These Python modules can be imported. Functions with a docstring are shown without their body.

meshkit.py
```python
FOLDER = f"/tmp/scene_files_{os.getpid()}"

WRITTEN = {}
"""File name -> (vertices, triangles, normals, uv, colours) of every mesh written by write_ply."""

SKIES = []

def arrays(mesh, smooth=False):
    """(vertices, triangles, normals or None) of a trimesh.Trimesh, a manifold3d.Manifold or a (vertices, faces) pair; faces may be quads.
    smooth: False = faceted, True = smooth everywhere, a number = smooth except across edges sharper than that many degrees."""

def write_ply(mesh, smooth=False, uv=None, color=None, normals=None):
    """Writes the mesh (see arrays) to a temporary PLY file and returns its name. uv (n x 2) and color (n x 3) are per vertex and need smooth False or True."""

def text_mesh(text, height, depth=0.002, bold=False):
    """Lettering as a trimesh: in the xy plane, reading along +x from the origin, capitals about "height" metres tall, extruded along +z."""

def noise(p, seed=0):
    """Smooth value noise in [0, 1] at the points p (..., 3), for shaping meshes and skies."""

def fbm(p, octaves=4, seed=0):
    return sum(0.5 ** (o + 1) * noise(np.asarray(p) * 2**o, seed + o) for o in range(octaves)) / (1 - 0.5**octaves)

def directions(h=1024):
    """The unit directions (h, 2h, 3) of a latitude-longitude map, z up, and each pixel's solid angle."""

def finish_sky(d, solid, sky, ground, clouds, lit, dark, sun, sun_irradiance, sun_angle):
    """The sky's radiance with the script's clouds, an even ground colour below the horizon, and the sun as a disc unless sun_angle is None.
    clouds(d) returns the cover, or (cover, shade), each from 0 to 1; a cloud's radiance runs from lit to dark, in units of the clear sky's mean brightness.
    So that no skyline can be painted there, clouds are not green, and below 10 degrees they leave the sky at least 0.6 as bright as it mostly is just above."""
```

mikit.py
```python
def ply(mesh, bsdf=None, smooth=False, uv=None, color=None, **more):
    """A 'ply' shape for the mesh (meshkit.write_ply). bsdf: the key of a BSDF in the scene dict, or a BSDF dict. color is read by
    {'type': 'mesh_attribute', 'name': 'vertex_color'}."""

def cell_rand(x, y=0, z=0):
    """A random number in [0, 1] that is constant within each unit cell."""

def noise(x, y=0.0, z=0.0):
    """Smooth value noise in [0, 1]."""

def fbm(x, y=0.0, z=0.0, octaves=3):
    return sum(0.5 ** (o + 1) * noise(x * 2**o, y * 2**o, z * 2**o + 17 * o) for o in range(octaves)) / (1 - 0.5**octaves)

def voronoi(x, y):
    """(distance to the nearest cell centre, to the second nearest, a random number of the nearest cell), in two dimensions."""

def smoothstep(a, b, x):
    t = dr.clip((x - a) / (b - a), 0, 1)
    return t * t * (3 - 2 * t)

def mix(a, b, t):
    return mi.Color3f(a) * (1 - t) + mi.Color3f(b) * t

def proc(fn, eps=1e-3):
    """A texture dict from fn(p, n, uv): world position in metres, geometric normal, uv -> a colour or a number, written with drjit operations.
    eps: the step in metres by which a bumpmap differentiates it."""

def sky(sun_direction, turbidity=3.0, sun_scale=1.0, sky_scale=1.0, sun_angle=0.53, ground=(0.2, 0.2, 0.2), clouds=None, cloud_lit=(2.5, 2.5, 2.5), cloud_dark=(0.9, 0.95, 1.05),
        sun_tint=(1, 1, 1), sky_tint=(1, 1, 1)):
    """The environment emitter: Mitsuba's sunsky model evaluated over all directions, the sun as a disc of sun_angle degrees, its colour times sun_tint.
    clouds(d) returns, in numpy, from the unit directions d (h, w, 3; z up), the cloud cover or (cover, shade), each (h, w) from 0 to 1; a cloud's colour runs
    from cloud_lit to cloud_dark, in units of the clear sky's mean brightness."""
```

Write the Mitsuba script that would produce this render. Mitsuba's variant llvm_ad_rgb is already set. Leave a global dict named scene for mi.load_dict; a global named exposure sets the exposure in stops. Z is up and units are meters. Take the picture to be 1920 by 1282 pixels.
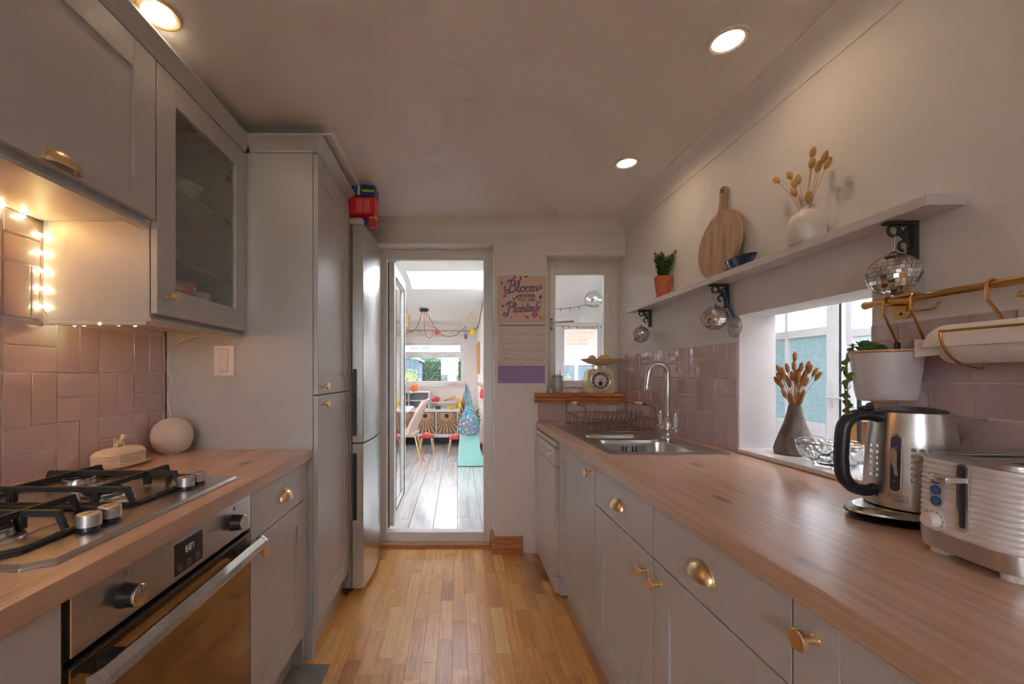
import math, numpy as np, trimesh, shapely, drjit as dr, mitsuba as mi
import mikit, meshkit
from mikit import proc, noise, fbm, voronoi, smoothstep, mix, cell_rand
from shapely.geometry import Polygon, LineString, Point, box as sbox
from shapely import affinity
import manifold3d as m3
T = mi.ScalarTransform4f
PI = math.pi
rng = np.random.default_rng(7)
scene, labels = {}, {}

# ------------------------------------------------------------------ camera, sky, exposure
F, CX, CY, EYE = 790.0, 857.0, 702.0, 1.207
exposure = 0.02
scene['camera'] = dict(type='perspective', fov=math.degrees(2*math.atan(960/F)), fov_axis='x',
                       principal_point_offset_x=(960-CX)/1920, principal_point_offset_y=(641-CY)/1282,
                       near_clip=0.02, far_clip=200,
                       to_world=T().look_at(origin=[0, 0, EYE], target=[0, 1, EYE], up=[0, 0, 1]))
def overcast(d):
    n = meshkit.fbm(d*3.0, 3, 5)
    return np.clip(0.75+0.35*n, 0, 1), np.clip(0.5*n+0.1, 0, 1)
scene['sky'] = mikit.sky((0.3, -0.5, 0.75), turbidity=4, sun_scale=0.0, clouds=overcast, cloud_lit=(1.23, 1.31, 1.45),
                         cloud_dark=(0.85, 0.92, 1.03), ground=(0.25, 0.25, 0.22))
SKY_GAIN = 88.0
scene['sky']['scale'] = SKY_GAIN
LAMP = np.array([1.0, 0.70, 0.46])*58        # radiance of the downlights
FAIRY = np.array([1.0, 0.48, 0.15])*380      # radiance of the fairy-light bulbs

# ------------------------------------------------------------------ materials
def rgb(*c):
    return {'type': 'rgb', 'value': [float(x) for x in c]}
def mat(name, c, rough=0.5, metal=0.0, spec=0.5, bump=None, scale=1.0, **kw):
    base = c if isinstance(c, dict) else rgb(*c)
    b = dict(type='principled', base_color=base, roughness=rough, metallic=metal, specular=spec, **kw)
    if bump is not None:
        b = dict(type='bumpmap', arbitrary=bump, scale=scale, bsdf=b)
    scene[name] = dict(type='twosided', bsdf=b)
    return name

def swirl(p, n, uv):
    a, b, w = voronoi(p.x*4.6+0.5*noise(p.x*7, p.y*7), p.y*4.6+0.5*noise(p.x*7+5, p.y*7+9))
    return (0.5+0.5*dr.sin(a*70.0 + w*40))*(0.25+0.75*smoothstep(0.2, 0.6, noise(p.x*3.5+9, p.y*3.5, w*9)))
mat('ceiling_plaster', (0.82, 0.795, 0.785), 0.5, bump=proc(swirl), scale=0.0030)
mat('wall_paint', (0.745, 0.727, 0.715), 0.6, spec=0.3)
mat('white_plaster', (0.77, 0.745, 0.735), 0.6, spec=0.3)
mat('upvc', (0.80, 0.79, 0.785), 0.4)
mat('upvc_seal', (0.03, 0.035, 0.04), 0.5)
mat('cabinet_paint', (0.468, 0.466, 0.462), 0.40, spec=0.4)
mat('cabinet_inner', (0.50, 0.50, 0.48), 0.5)
mat('shadow_gap', (0.02, 0.02, 0.02), 0.8)
def oak_top(p, n, uv):
    g = fbm(p.x*130, p.y*3.5, p.z*130, 3)*0.7+0.3*fbm(p.x*24, p.y*1.1, p.z*24, 2)
    s = fbm(p.x*260, p.y*5.0, p.z*200, 2)
    k = fbm(p.x*11+3, p.y*1.3, p.z*5, 3)
    a, b, w = voronoi(p.x*5.0, p.y*1.8)
    knot = (1-smoothstep(0.02, 0.10, a))*smoothstep(0.55, 0.6, w)
    c = mix((0.495, 0.318, 0.222), (0.385, 0.234, 0.156), smoothstep(0.12, 0.90, g))
    c = mix(c, (0.29, 0.155, 0.10), 0.22*smoothstep(0.55, 0.78, s))
    c = mix(c, (0.54, 0.35, 0.25), 0.3*smoothstep(0.45, 0.75, k))
    return mix(c, (0.17, 0.10, 0.065), 0.7*knot)
mat('oak_worktop', proc(oak_top), 0.32, spec=0.5)
def floor_fn(c1, c2, c3, off):
    def fn(p, n, uv):
        x, y = p.x+off*3.1, p.y+off*5.7
        g = fbm(x*150, y*5, 0.0, 3)
        s = noise(x*420, y*14)
        c = mix(c1, c2, 0.75*smoothstep(0.2, 0.85, g))
        c = mix(c, c3, 0.35*smoothstep(0.65, 0.95, s))
        wear = smoothstep(0.55, 0.75, fbm(p.x*14, p.y*9, 2.0, 3))*smoothstep(2.0, 1.5, p.y)
        wear2 = smoothstep(0.40, 0.66, fbm(p.x*7, p.y*6, 5.0, 2))*smoothstep(0.30, 0.6, p.x)*smoothstep(2.15, 2.45, p.y)
        return mix(c, (0.10, 0.055, 0.03), dr.clip(0.45*wear*noise(x*150, y*120)+0.8*wear2, 0, 0.85))
    return fn
tones = [((.56, .29, .09), (.42, .20, .055), (.30, .13, .035)), ((.50, .245, .072), (.37, .165, .045), (.25, .11, .03)),
         ((.60, .33, .115), (.48, .24, .07), (.36, .17, .05)), ((.43, .20, .062), (.32, .14, .042), (.21, .09, .028)),
         ((.53, .27, .078), (.43, .205, .055), (.30, .13, .035)), ((.66, .42, .18), (.56, .33, .12), (.44, .24, .08)),
         ((.36, .165, .065), (.27, .115, .045), (.18, .08, .03))]
tones = [tuple(tuple(min(1.0, v*g) for v, g in zip(c, (1.52, 1.48, 1.42))) for c in t) for t in tones]
for i, t in enumerate(tones):
    mat('parquet_tone_%d' % i, proc(floor_fn(*t, i)), 0.28, spec=0.5)
mat('floor_base', (0.12, 0.07, 0.035), 0.7)
def dark_wood(p, n, uv):
    g = fbm(p.x*6, p.y*60, p.z*70, 4)
    return mix((0.42, 0.155, 0.040), (0.26, 0.085, 0.020), smoothstep(0.3, 0.7, g))
mat('stained_wood', proc(dark_wood), 0.35)
def pale_wood(p, n, uv):
    g = fbm(p.x*40, p.y*50, p.z*8, 4)
    return mix((0.42, 0.275, 0.185), (0.29, 0.175, 0.11), smoothstep(0.25, 0.8, g))
mat('board_wood', proc(pale_wood), 0.6)
mat('light_wood', (0.62, 0.42, 0.24), 0.5)
def wavy(p, n, uv):
    return noise(p.x*22+p.y*22, p.z*22, 0.0)
tile_cols = [(0.52, 0.395, 0.385), (0.49, 0.37, 0.365), (0.545, 0.415, 0.405)]
for i, c in enumerate(tile_cols):
    mat('pink_glaze_%d' % i, c, 0.16, spec=0.55, bump=proc(wavy), scale=0.006)
mat('grout', (0.56, 0.48, 0.45), 0.8)
mat('brass', (0.80, 0.53, 0.24), 0.26, 1.0)
mat('satin_brass', (0.83, 0.60, 0.34), 0.32, 1.0)
mat('rail_brass', (0.62, 0.36, 0.12), 0.22, 1.0)
def brushed(p, n, uv):
    return mi.Float(0.22)+0.12*noise(p.x*20+p.y*20, p.z*900, 0.0)
mat('steel', (0.60, 0.57, 0.53), 0.28, 1.0)
mat('steel_brushed', (0.55, 0.52, 0.48), proc(brushed), 1.0)
mat('fridge_steel', (0.58, 0.58, 0.57), 0.24, 1.0)
mat('fridge_side', (0.30, 0.295, 0.285), 0.4)
mat('chrome', (0.82, 0.82, 0.82), 0.06, 1.0)
mat('sink_steel', (0.62, 0.60, 0.57), 0.24, 1.0)
mat('black_iron', (0.018, 0.017, 0.016), 0.55)
mat('black_plastic', (0.014, 0.014, 0.015), 0.32)
mat('black_glass', (0.010, 0.008, 0.007), 0.04, spec=0.9)
mat('oven_glass', (0.24, 0.18, 0.115), 0.025, 0.85, spec=1.0)
mat('polished_steel', (0.72, 0.70, 0.67), 0.05, 1.0)
mat('gauge_dark', (0.05, 0.055, 0.075), 0.12)
mat('etched_steel', (0.30, 0.28, 0.26), 0.4, 0.8)
mat('satin_metal', (0.50, 0.47, 0.44), 0.42, 0.9)
mat('screen_black', (0.012, 0.007, 0.007), 0.25)
mat('white_print', (0.75, 0.72, 0.70), 0.5)
mat('dark_print', (0.05, 0.045, 0.04), 0.5)
mat('cream_ceramic', (0.74, 0.62, 0.47), 0.14, spec=0.6)
mat('speaker_fabric', (0.60, 0.53, 0.47), 0.9, spec=0.1)
mat('white_plastic', (0.78, 0.75, 0.72), 0.3)
mat('white_gloss', (0.76, 0.74, 0.74), 0.12)
mat('appliance_white', (0.60, 0.575, 0.55), 0.3)
mat('shelf_paint', (0.62, 0.60, 0.61), 0.5)
mat('terracotta', (0.44, 0.115, 0.04), 0.75)
mat('soil', (0.05, 0.03, 0.02), 0.95)
scene['plant_leaf'] = dict(type='principledthin', base_color=rgb(0.06, 0.13, 0.035), roughness=0.5, diff_trans=0.5)
scene['young_leaf'] = dict(type='principledthin', base_color=rgb(0.17, 0.28, 0.06), roughness=0.5, diff_trans=0.6)
scene['jade_leaf'] = dict(type='principledthin', base_color=rgb(0.12, 0.20, 0.07), roughness=0.4, diff_trans=0.5)
mat('stem_brown', (0.25, 0.13, 0.07), 0.8)
mat('dry_stem', (0.48, 0.26, 0.12), 0.8)
mat('bunny_tail', (0.50, 0.29, 0.12), 0.95, spec=0.1)
mat('rust_grass', (0.38, 0.17, 0.065), 0.95, spec=0.1)
mat('vase_white', (0.72, 0.68, 0.65), 0.35)
def stone_fn(p, n, uv):
    g = fbm(p.x*50, p.y*50, p.z*9, 3)
    return mix((0.16, 0.125, 0.10), (0.09, 0.068, 0.055), smoothstep(0.35, 0.65, g))
mat('brown_ceramic', proc(stone_fn), 0.6)
mat('blue_glaze', proc(lambda p, n, uv: mix((0.015, 0.03, 0.065), (0.05, 0.12, 0.21), smoothstep(0.5, 0.75, fbm(p.x*60, p.y*30, p.z*60, 3)))), 0.15)
mat('blue_ribbon', (0.02, 0.06, 0.14), 0.6)
mat('mirror', (0.90, 0.90, 0.88), 0.04, 1.0)
mat('ball_core', (0.30, 0.30, 0.29), 0.5)
mat('paper', (0.82, 0.77, 0.74), 0.9, spec=0.1)
mat('planter_white', (0.72, 0.71, 0.76), 0.25)
mat('copper_rim', (0.66, 0.34, 0.15), 0.3, 1.0)
mat('poster_pink', (0.66, 0.50, 0.45), 0.7)
mat('ink_purple', (0.15, 0.06, 0.23), 0.7)
mat('ink_lilac', (0.42, 0.22, 0.50), 0.7)
mat('ink_dark', (0.09, 0.055, 0.13), 0.7)
mat('ink_green', (0.06, 0.12, 0.06), 0.7)
mat('ink_rose', (0.55, 0.12, 0.22), 0.7)
mat('calendar_white', (0.66, 0.61, 0.60), 0.7)
mat('calendar_line', (0.30, 0.29, 0.32), 0.7)
mat('calendar_teal', (0.20, 0.27, 0.26), 0.7)
mat('card_purple', (0.27, 0.19, 0.36), 0.7)
mat('scale_cream', (0.72, 0.60, 0.30), 0.25)
mat('scale_dish', (0.72, 0.56, 0.42), 0.35)
mat('dial_white', (0.74, 0.70, 0.68), 0.4)
mat('lemon_skin', (0.72, 0.42, 0.03), 0.4)
mat('jar_frost', (0.40, 0.50, 0.48), 0.25)
mat('wire_rust', (0.16, 0.11, 0.085), 0.45, 0.6)
mat('box_blue', (0.012, 0.035, 0.16), 0.35)
mat('box_sky', (0.03, 0.10, 0.30), 0.35)
mat('box_green', (0.25, 0.42, 0.02), 0.35)
mat('box_red', (0.52, 0.012, 0.015), 0.35)
mat('box_pink', (0.60, 0.10, 0.10), 0.35)
mat('box_orange', (0.62, 0.20, 0.03), 0.35)
mat('stone_tile', proc(lambda p, n, uv: mix((0.15, 0.13, 0.105), (0.24, 0.21, 0.17), fbm(p.x*25, p.y*25, 0.0, 4))), 0.7)
scene['pane_glass'] = dict(type='thindielectric', int_ior=1.5)
scene['clear_glass'] = dict(type='dielectric', int_ior=1.5)
scene['thin_ware'] = dict(type='blendbsdf', weight=0.14, a=dict(type='thindielectric', int_ior=1.5), b=dict(type='twosided', bsdf=dict(type='diffuse', reflectance=rgb(.7, .75, .72))))
mat('shelf_glass', (0.10, 0.16, 0.14), 0.1, spec_trans=0.0)
def frost(p, n, uv):
    w = dr.sin(46*fbm(p.y*13, p.z*13, 0.0, 3))*0.5+0.5
    return mix((0.40, 0.56, 0.59), (0.52, 0.67, 0.69), w)
scene['frosted_glass'] = dict(type='principledthin', base_color=proc(frost), roughness=0.4, diff_trans=0.30)
scene['frosted_white'] = dict(type='principledthin', base_color=rgb(0.78, 0.83, 0.85), roughness=0.4, diff_trans=0.4)
mat('polka_red', (0.50, 0.10, 0.12), 0.5)
mat('lid_green', (0.30, 0.48, 0.34), 0.4)
def plank_fn(off):
    def fn(p, n, uv):
        g = fbm((p.x+off)*38, (p.y+off)*2.2, 0.0, 4)
        return mix((0.60, 0.585, 0.575), (0.46, 0.45, 0.44), smoothstep(0.25, 0.8, g))
    return fn
for i in range(3):
    mat('grey_plank_%d' % i, proc(plank_fn(i*1.7)), 0.2, spec=0.7)
mat('far_wall_paint', (0.82, 0.76, 0.73), 0.7)
mat('far_ceiling_paint', (0.82, 0.81, 0.79), 0.7)
mat('pink_fabric', (0.62, 0.45, 0.40), 0.8)
mat('mint_paint', (0.36, 0.70, 0.62), 0.5)
mat('orange_plastic', (0.80, 0.20, 0.03), 0.4)
mat('toy_red', (0.62, 0.05, 0.06), 0.5)
mat('yellow_plastic', (0.80, 0.56, 0.03), 0.45)
mat('grey_cord', (0.12, 0.11, 0.10), 0.6)
mat('sage_bottle', (0.08, 0.62, 0.22), 0.3)
def fan_fn(p, n, uv):
    cx = dr.floor((p.x+1.08)/0.36)*0.36-1.08+0.18
    a = dr.atan2(p.x-cx, p.z-0.53)
    r = dr.sqrt(dr.square(p.x-cx)+dr.square(p.z-0.53))
    ray = smoothstep(0.25, 0.5, dr.sin(a*30))*smoothstep(0.08, 0.12, r)
    return mix((0.46, 0.27, 0.14), (0.12, 0.075, 0.045), ray)
mat('basket_print', proc(fan_fn), 0.7)
def floral_fn(p, n, uv):
    a, b, w = voronoi(p.x*52, p.z*52)
    c = mix((0.12, 0.34, 0.46), (0.60, 0.10, 0.16), smoothstep(0.55, 0.6, w))
    c = mix(c, (0.65, 0.60, 0.50), smoothstep(0.75, 0.8, w))
    c = mix(c, (0.30, 0.32, 0.06), smoothstep(0.88, 0.92, w))
    return mix(c, (0.08, 0.15, 0.24), smoothstep(0.4, 0.7, a))
mat('floral_cloth', proc(floral_fn), 0.8)
mat('copper_frame', (0.62, 0.28, 0.09), 0.4)
mat('grey_blue_boards', (0.05, 0.08, 0.115), 0.8)
def brick_fn(p, n, uv):
    r = dr.floor(p.z/0.075)
    bx = (p.x+p.y)/0.225+0.5*(r-2*dr.floor(r/2))
    fx, fz = bx-dr.floor(bx), p.z/0.075-r
    m = dr.select((fx < 0.05) | (fz < 0.14), 1.0, 0.0)
    return mix(mix((0.27, 0.125, 0.085), (0.20, 0.085, 0.06), cell_rand(dr.floor(bx), r)), (0.33, 0.28, 0.24), m)
mat('brickwork', proc(brick_fn), 0.9)
mat('roof_tile', (0.16, 0.12, 0.09), 0.9)
mat('garden_grass', (0.10, 0.16, 0.04), 0.95)
mat('hedge_core', (0.025, 0.045, 0.018), 0.95)
scene['hedge_leaf'] = dict(type='principledthin', base_color=rgb(0.10, 0.17, 0.115), roughness=0.5, diff_trans=0.5)
scene['shrub_leaf'] = dict(type='principledthin', base_color=rgb(0.40, 0.46, 0.08), roughness=0.5, diff_trans=0.7)
mat('white_cloth', (0.85, 0.85, 0.85), 0.9)
scene['lamp_emitter_off'] = dict(type='twosided', bsdf=dict(type='diffuse', reflectance=rgb(.6, .5, .4)))

# ------------------------------------------------------------------ helpers
def numbered(base):
    if base not in scene and base not in labels and not any(k.startswith(base+'__') for k in scene):
        return base
    i = 1
    while True:
        k = '%s_%03d' % (base, i)
        if k not in scene and k not in labels and not any(q.startswith(k+'__') for q in scene):
            return k
        i += 1
_cnt = {}
def numfast(base):
    n = _cnt.get(base, 0)
    _cnt[base] = n+1
    return base if n == 0 else '%s_%03d' % (base, n)
def thing(name, label, cat, group=None, kind=None):
    k = numfast(name)
    labels[k] = {'label': label, 'category': cat}
    if group: labels[k]['group'] = group
    if kind: labels[k]['kind'] = kind
    return k
def part(parent, name, mesh, m, smooth=False, label=None, kind=None, **more):
    k = numfast(parent+'__'+name)
    scene[k] = mikit.ply(mesh, m, smooth, **more)
    if label or kind:
        labels[k] = {}
        if label: labels[k]['label'] = label
        if kind: labels[k]['kind'] = kind
    return k
def single(name, mesh, m, label, cat, group=None, smooth=False, kind=None, **more):
    k = thing(name, label, cat, group, kind)
    scene[k] = mikit.ply(mesh, m, smooth, **more)
    return k
def struct(name, mesh, m, label=None, smooth=False):
    labels[name] = {'kind': 'structure'}
    if label: labels[name]['label'] = label
    scene[name] = mikit.ply(mesh, m, smooth)
    return name
def cat(*ms):
    out = []
    for m in ms:
        if isinstance(m, (list,)): out += m
        else: out.append(m)
    return trimesh.util.concatenate(out)
HF = np.array([[0, 1, 3], [0, 3, 2], [4, 6, 7], [4, 7, 5], [0, 4, 5], [0, 5, 1], [2, 3, 7], [2, 7, 6], [0, 2, 6], [0, 6, 4], [1, 5, 7], [1, 7, 3]])
def box(x0, x1, y0, y1, z0, z1, c=0.0):
    """a box, its edges chamfered by c"""
    lo, hi = np.minimum([x0, y0, z0], [x1, y1, z1]), np.maximum([x0, y0, z0], [x1, y1, z1])
    if c <= 0:
        v = np.array([[x, y, z] for x in (lo[0], hi[0]) for y in (lo[1], hi[1]) for z in (lo[2], hi[2])])
        return trimesh.Trimesh(v, HF, process=False)
    pts = []
    for s in np.ndindex(2, 2, 2):
        for a in range(3):
            p = [(hi if s[k] else lo)[k] + (0 if k == a else (-c if s[k] else c)) for k in range(3)]
            pts.append(p)
    return hull(pts)
def hull(pts):
    m = m3.Manifold.hull_points(np.asarray(pts, float)).to_mesh()
    return trimesh.Trimesh(m.vert_properties[:, :3], m.tri_verts, process=False)
def move(m, x=0, y=0, z=0, rz=0, rx=0, ry=0, s=None):
    m = m.copy()
    M = np.eye(4)
    if s is not None: M = np.diag([*np.broadcast_to(s, 3), 1.0]) @ M
    for a, ax in ((rx, [1, 0, 0]), (ry, [0, 1, 0]), (rz, [0, 0, 1])):
        if a: M = trimesh.transformations.rotation_matrix(a, ax) @ M
    M = trimesh.transformations.translation_matrix([x, y, z]) @ M
    m.apply_transform(M)
    return m
def lathe(prof, n=48, x=0, y=0, z=0, axis='z'):
    """revolves (r, h) pairs; axis +x, -x, y or z"""
    p = np.asarray(prof, float)
    a = np.arange(n)*2*PI/n
    v = np.stack([p[:, None, 0]*np.cos(a), p[:, None, 0]*np.sin(a), np.repeat(p[:, 1:2], n, 1)], -1).reshape(-1, 3)
    i, j = np.meshgrid(np.arange(len(p)-1), np.arange(n), indexing='ij')
    q = np.stack([i*n+j, i*n+(j+1) % n, (i+1)*n+(j+1) % n, (i+1)*n+j], -1).reshape(-1, 4)
    f = np.vstack([q[:, [0, 1, 2]], q[:, [0, 2, 3]]])
    m = trimesh.Trimesh(v, f, process=False)
    m.merge_vertices(); m.update_faces(m.nondegenerate_faces())
    if axis == 'x': m.apply_transform(trimesh.transformations.rotation_matrix(PI/2, [0, 1, 0]))
    if axis == '-x': m.apply_transform(trimesh.transformations.rotation_matrix(-PI/2, [0, 1, 0]))
    if axis == 'y': m.apply_transform(trimesh.transformations.rotation_matrix(-PI/2, [1, 0, 0]))
    if axis == '-y': m.apply_transform(trimesh.transformations.rotation_matrix(PI/2, [1, 0, 0]))
    m.apply_translation([x, y, z])
    return m
def spline(pts, n=8):
    """Catmull-Rom through the points"""
    p = np.asarray(pts, float)
    p = np.vstack([2*p[0]-p[1], p, 2*p[-1]-p[-2]])
    out = []
    for i in range(1, len(p)-2):
        for t in np.linspace(0, 1, n, endpoint=False):
            a, b, c, d = p[i-1:i+3]
            out.append(0.5*((2*b)+(c-a)*t+(2*a-5*b+4*c-d)*t*t+(3*b-a-3*c+d)*t**3))
    out.append(p[-2])
    return np.array(out)
def tube(pts, r, n=8, closed=False, caps=True):
    p = np.asarray(pts, float)
    m = len(p)
    t = np.gradient(p, axis=0) if not closed else np.roll(p, -1, 0)-np.roll(p, 1, 0)
    t /= np.linalg.norm(t, axis=1, keepdims=True)+1e-12
    a = np.cross(t[0], [0, 0, 1.0] if abs(t[0][2]) < 0.9 else [1.0, 0, 0])
    A = []
    for k in range(m):
        a = a-t[k]*(a @ t[k]); a /= np.linalg.norm(a)+1e-12
        A.append(a)
    A = np.array(A); Bv = np.cross(t, A)
    ang = np.arange(n)*2*PI/n
    rr = np.broadcast_to(r, (m,))
    v = (p[:, None]+rr[:, None, None]*(np.cos(ang)[None, :, None]*A[:, None]+np.sin(ang)[None, :, None]*Bv[:, None])).reshape(-1, 3)
    rows = m if closed else m-1
    i, j = np.meshgrid(np.arange(rows), np.arange(n), indexing='ij')
    i2 = (i+1) % m
    q = np.stack([i*n+j, i*n+(j+1) % n, i2*n+(j+1) % n, i2*n+j], -1).reshape(-1, 4)
    f = [q[:, [0, 1, 2]], q[:, [0, 2, 3]]]
    if caps and not closed:
        v = np.vstack([v, p[:1], p[-1:]])
        k = np.arange(n)
        f.append(np.stack([k*0+m*n, (k+1) % n, k], 1))
        f.append(np.stack([k*0+m*n+1, (m-1)*n+k, (m-1)*n+(k+1) % n], 1))
    return trimesh.Trimesh(v, np.vstack(f), process=False)
def prism(poly, h, to='xy', at=0.0, axis_sign=1):
    """extrudes a shapely polygon by h. to='xy': along +z from z=at; 'xz': poly in (x,z), along +y; 'yz': poly in (y,z), along +x"""
    ms = []
    for g in getattr(poly, 'geoms', [poly]):
        if g.is_empty: continue
        ms.append(trimesh.creation.extrude_polygon(g, h, engine='earcut'))
    m = trimesh.util.concatenate(ms)
    v = m.vertices.copy()
    if to == 'xy': v = v+[0, 0, at]
    elif to == 'xz': v = np.stack([v[:, 0], at+h-v[:, 2], v[:, 1]], 1)
    elif to == 'yz': v = np.stack([at+v[:, 2], v[:, 0], v[:, 1]], 1)
    return trimesh.Trimesh(v, m.faces, process=False)
def face_text(s, h, pos, facing, depth=0.0006, bold=False, center=True):
    m = meshkit.text_mesh(s, h, depth, bold)
    v = np.array(m.vertices)
    if center: v[:, 0] -= (v[:, 0].min()+v[:, 0].max())/2
    if facing == '-y': v = np.stack([v[:, 0], -v[:, 2], v[:, 1]], 1)
    if facing == '+x': v = np.stack([v[:, 2], v[:, 0], v[:, 1]], 1)
    if facing == '-x': v = np.stack([-v[:, 2], -v[:, 0], v[:, 1]], 1)
    return trimesh.Trimesh(v+np.asarray(pos), m.faces, process=False)
def blob(r, sub=2, x=0, y=0, z=0, s=(1, 1, 1)):
    return move(trimesh.creation.icosphere(sub, r), x, y, z, s=s)
def grid_surface(P):
    """a (n, m, 3) grid of points as a mesh"""
    n, m = P.shape[:2]
    i, j = np.meshgrid(np.arange(n-1), np.arange(m-1), indexing='ij')
    q = np.stack([i*m+j, i*m+j+1, (i+1)*m+j+1, (i+1)*m+j], -1).reshape(-1, 4)
    return trimesh.Trimesh(P.reshape(-1, 3), np.vstack([q[:, [0, 1, 2]], q[:, [0, 2, 3]]]), process=False)
def leaf_cloud(centers, dirs, ln, wd, seed=1):
    """many small leaves (two triangles each) as one mesh"""
    r = np.random.default_rng(seed)
    c, d = np.asarray(centers, float), np.asarray(dirs, float)
    d = d/(np.linalg.norm(d, axis=1, keepdims=True)+1e-9)
    s = np.cross(d, r.normal(size=d.shape)); s /= np.linalg.norm(s, axis=1, keepdims=True)+1e-9
    k = r.uniform(0.7, 1.2, (len(c), 1))
    v = np.stack([c, c+d*ln*k*0.5+s*wd*k*0.5, c+d*ln*k, c+d*ln*k*0.5-s*wd*k*0.5], 1).reshape(-1, 3)
    b = np.arange(len(c))[:, None]*4
    return trimesh.Trimesh(v, np.vstack([b+[0, 1, 2], b+[0, 2, 3]]), process=False)

# ------------------------------------------------------------------ room shell
ZC, WT = 2.249, 0.892           # ceiling, worktop top
XR, XL, YB, YF = 1.138, -1.236, 2.85, -2.0
struct('floor', box(XL-0.1, XR+0.1, YF-0.1, YB+0.1, -0.12, -0.012), 'floor_base')
struct('ceiling', box(XL-0.1, XR+0.16, YF-0.1, YB+0.14, ZC, ZC+0.12), 'ceiling_plaster', 'cream ceiling with swirled plaster texture')
op = (1.155, 1.699, 0.9, 1.445)    # the opening through the right wall: y0, y1, z0, z1
rw = Polygon([(YF, -0.1), (YB+0.14, -0.1), (YB+0.14, ZC), (YF, ZC)]).difference(sbox(op[0], op[2], op[1], op[3]))
struct('wall_right', prism(rw, 0.147, 'yz', XR), 'wall_paint')
lw = Polygon([(YF, -0.1), (YB+0.14, -0.1), (YB+0.14, ZC), (YF, ZC)])
struct('wall_left', prism(lw, 0.1, 'yz', XL-0.1), 'wall_paint')
dx0, dx1, dz1 = -0.563, 0.2525, 2.093
wx0, wx1, wz0, wz1 = 0.606, 1.138, 1.05, 2.013
bw = Polygon([(XL, -0.1), (XR, -0.1), (XR, ZC), (XL, ZC)]).difference(sbox(dx0, -0.2, dx1, dz1)).difference(sbox(wx0, wz0, wx1+0.1, wz1))
struct('wall_back', prism(bw, 0.14, 'xz', YB), 'wall_paint')
fw = Polygon([(XL, -0.1), (XR, -0.1), (XR, ZC), (XL, ZC)]).difference(sbox(-0.80, 0.95, 0.05, 2.0))
struct('wall_front', prism(fw, 0.12, 'xz', YF-0.12), 'wall_paint')
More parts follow.
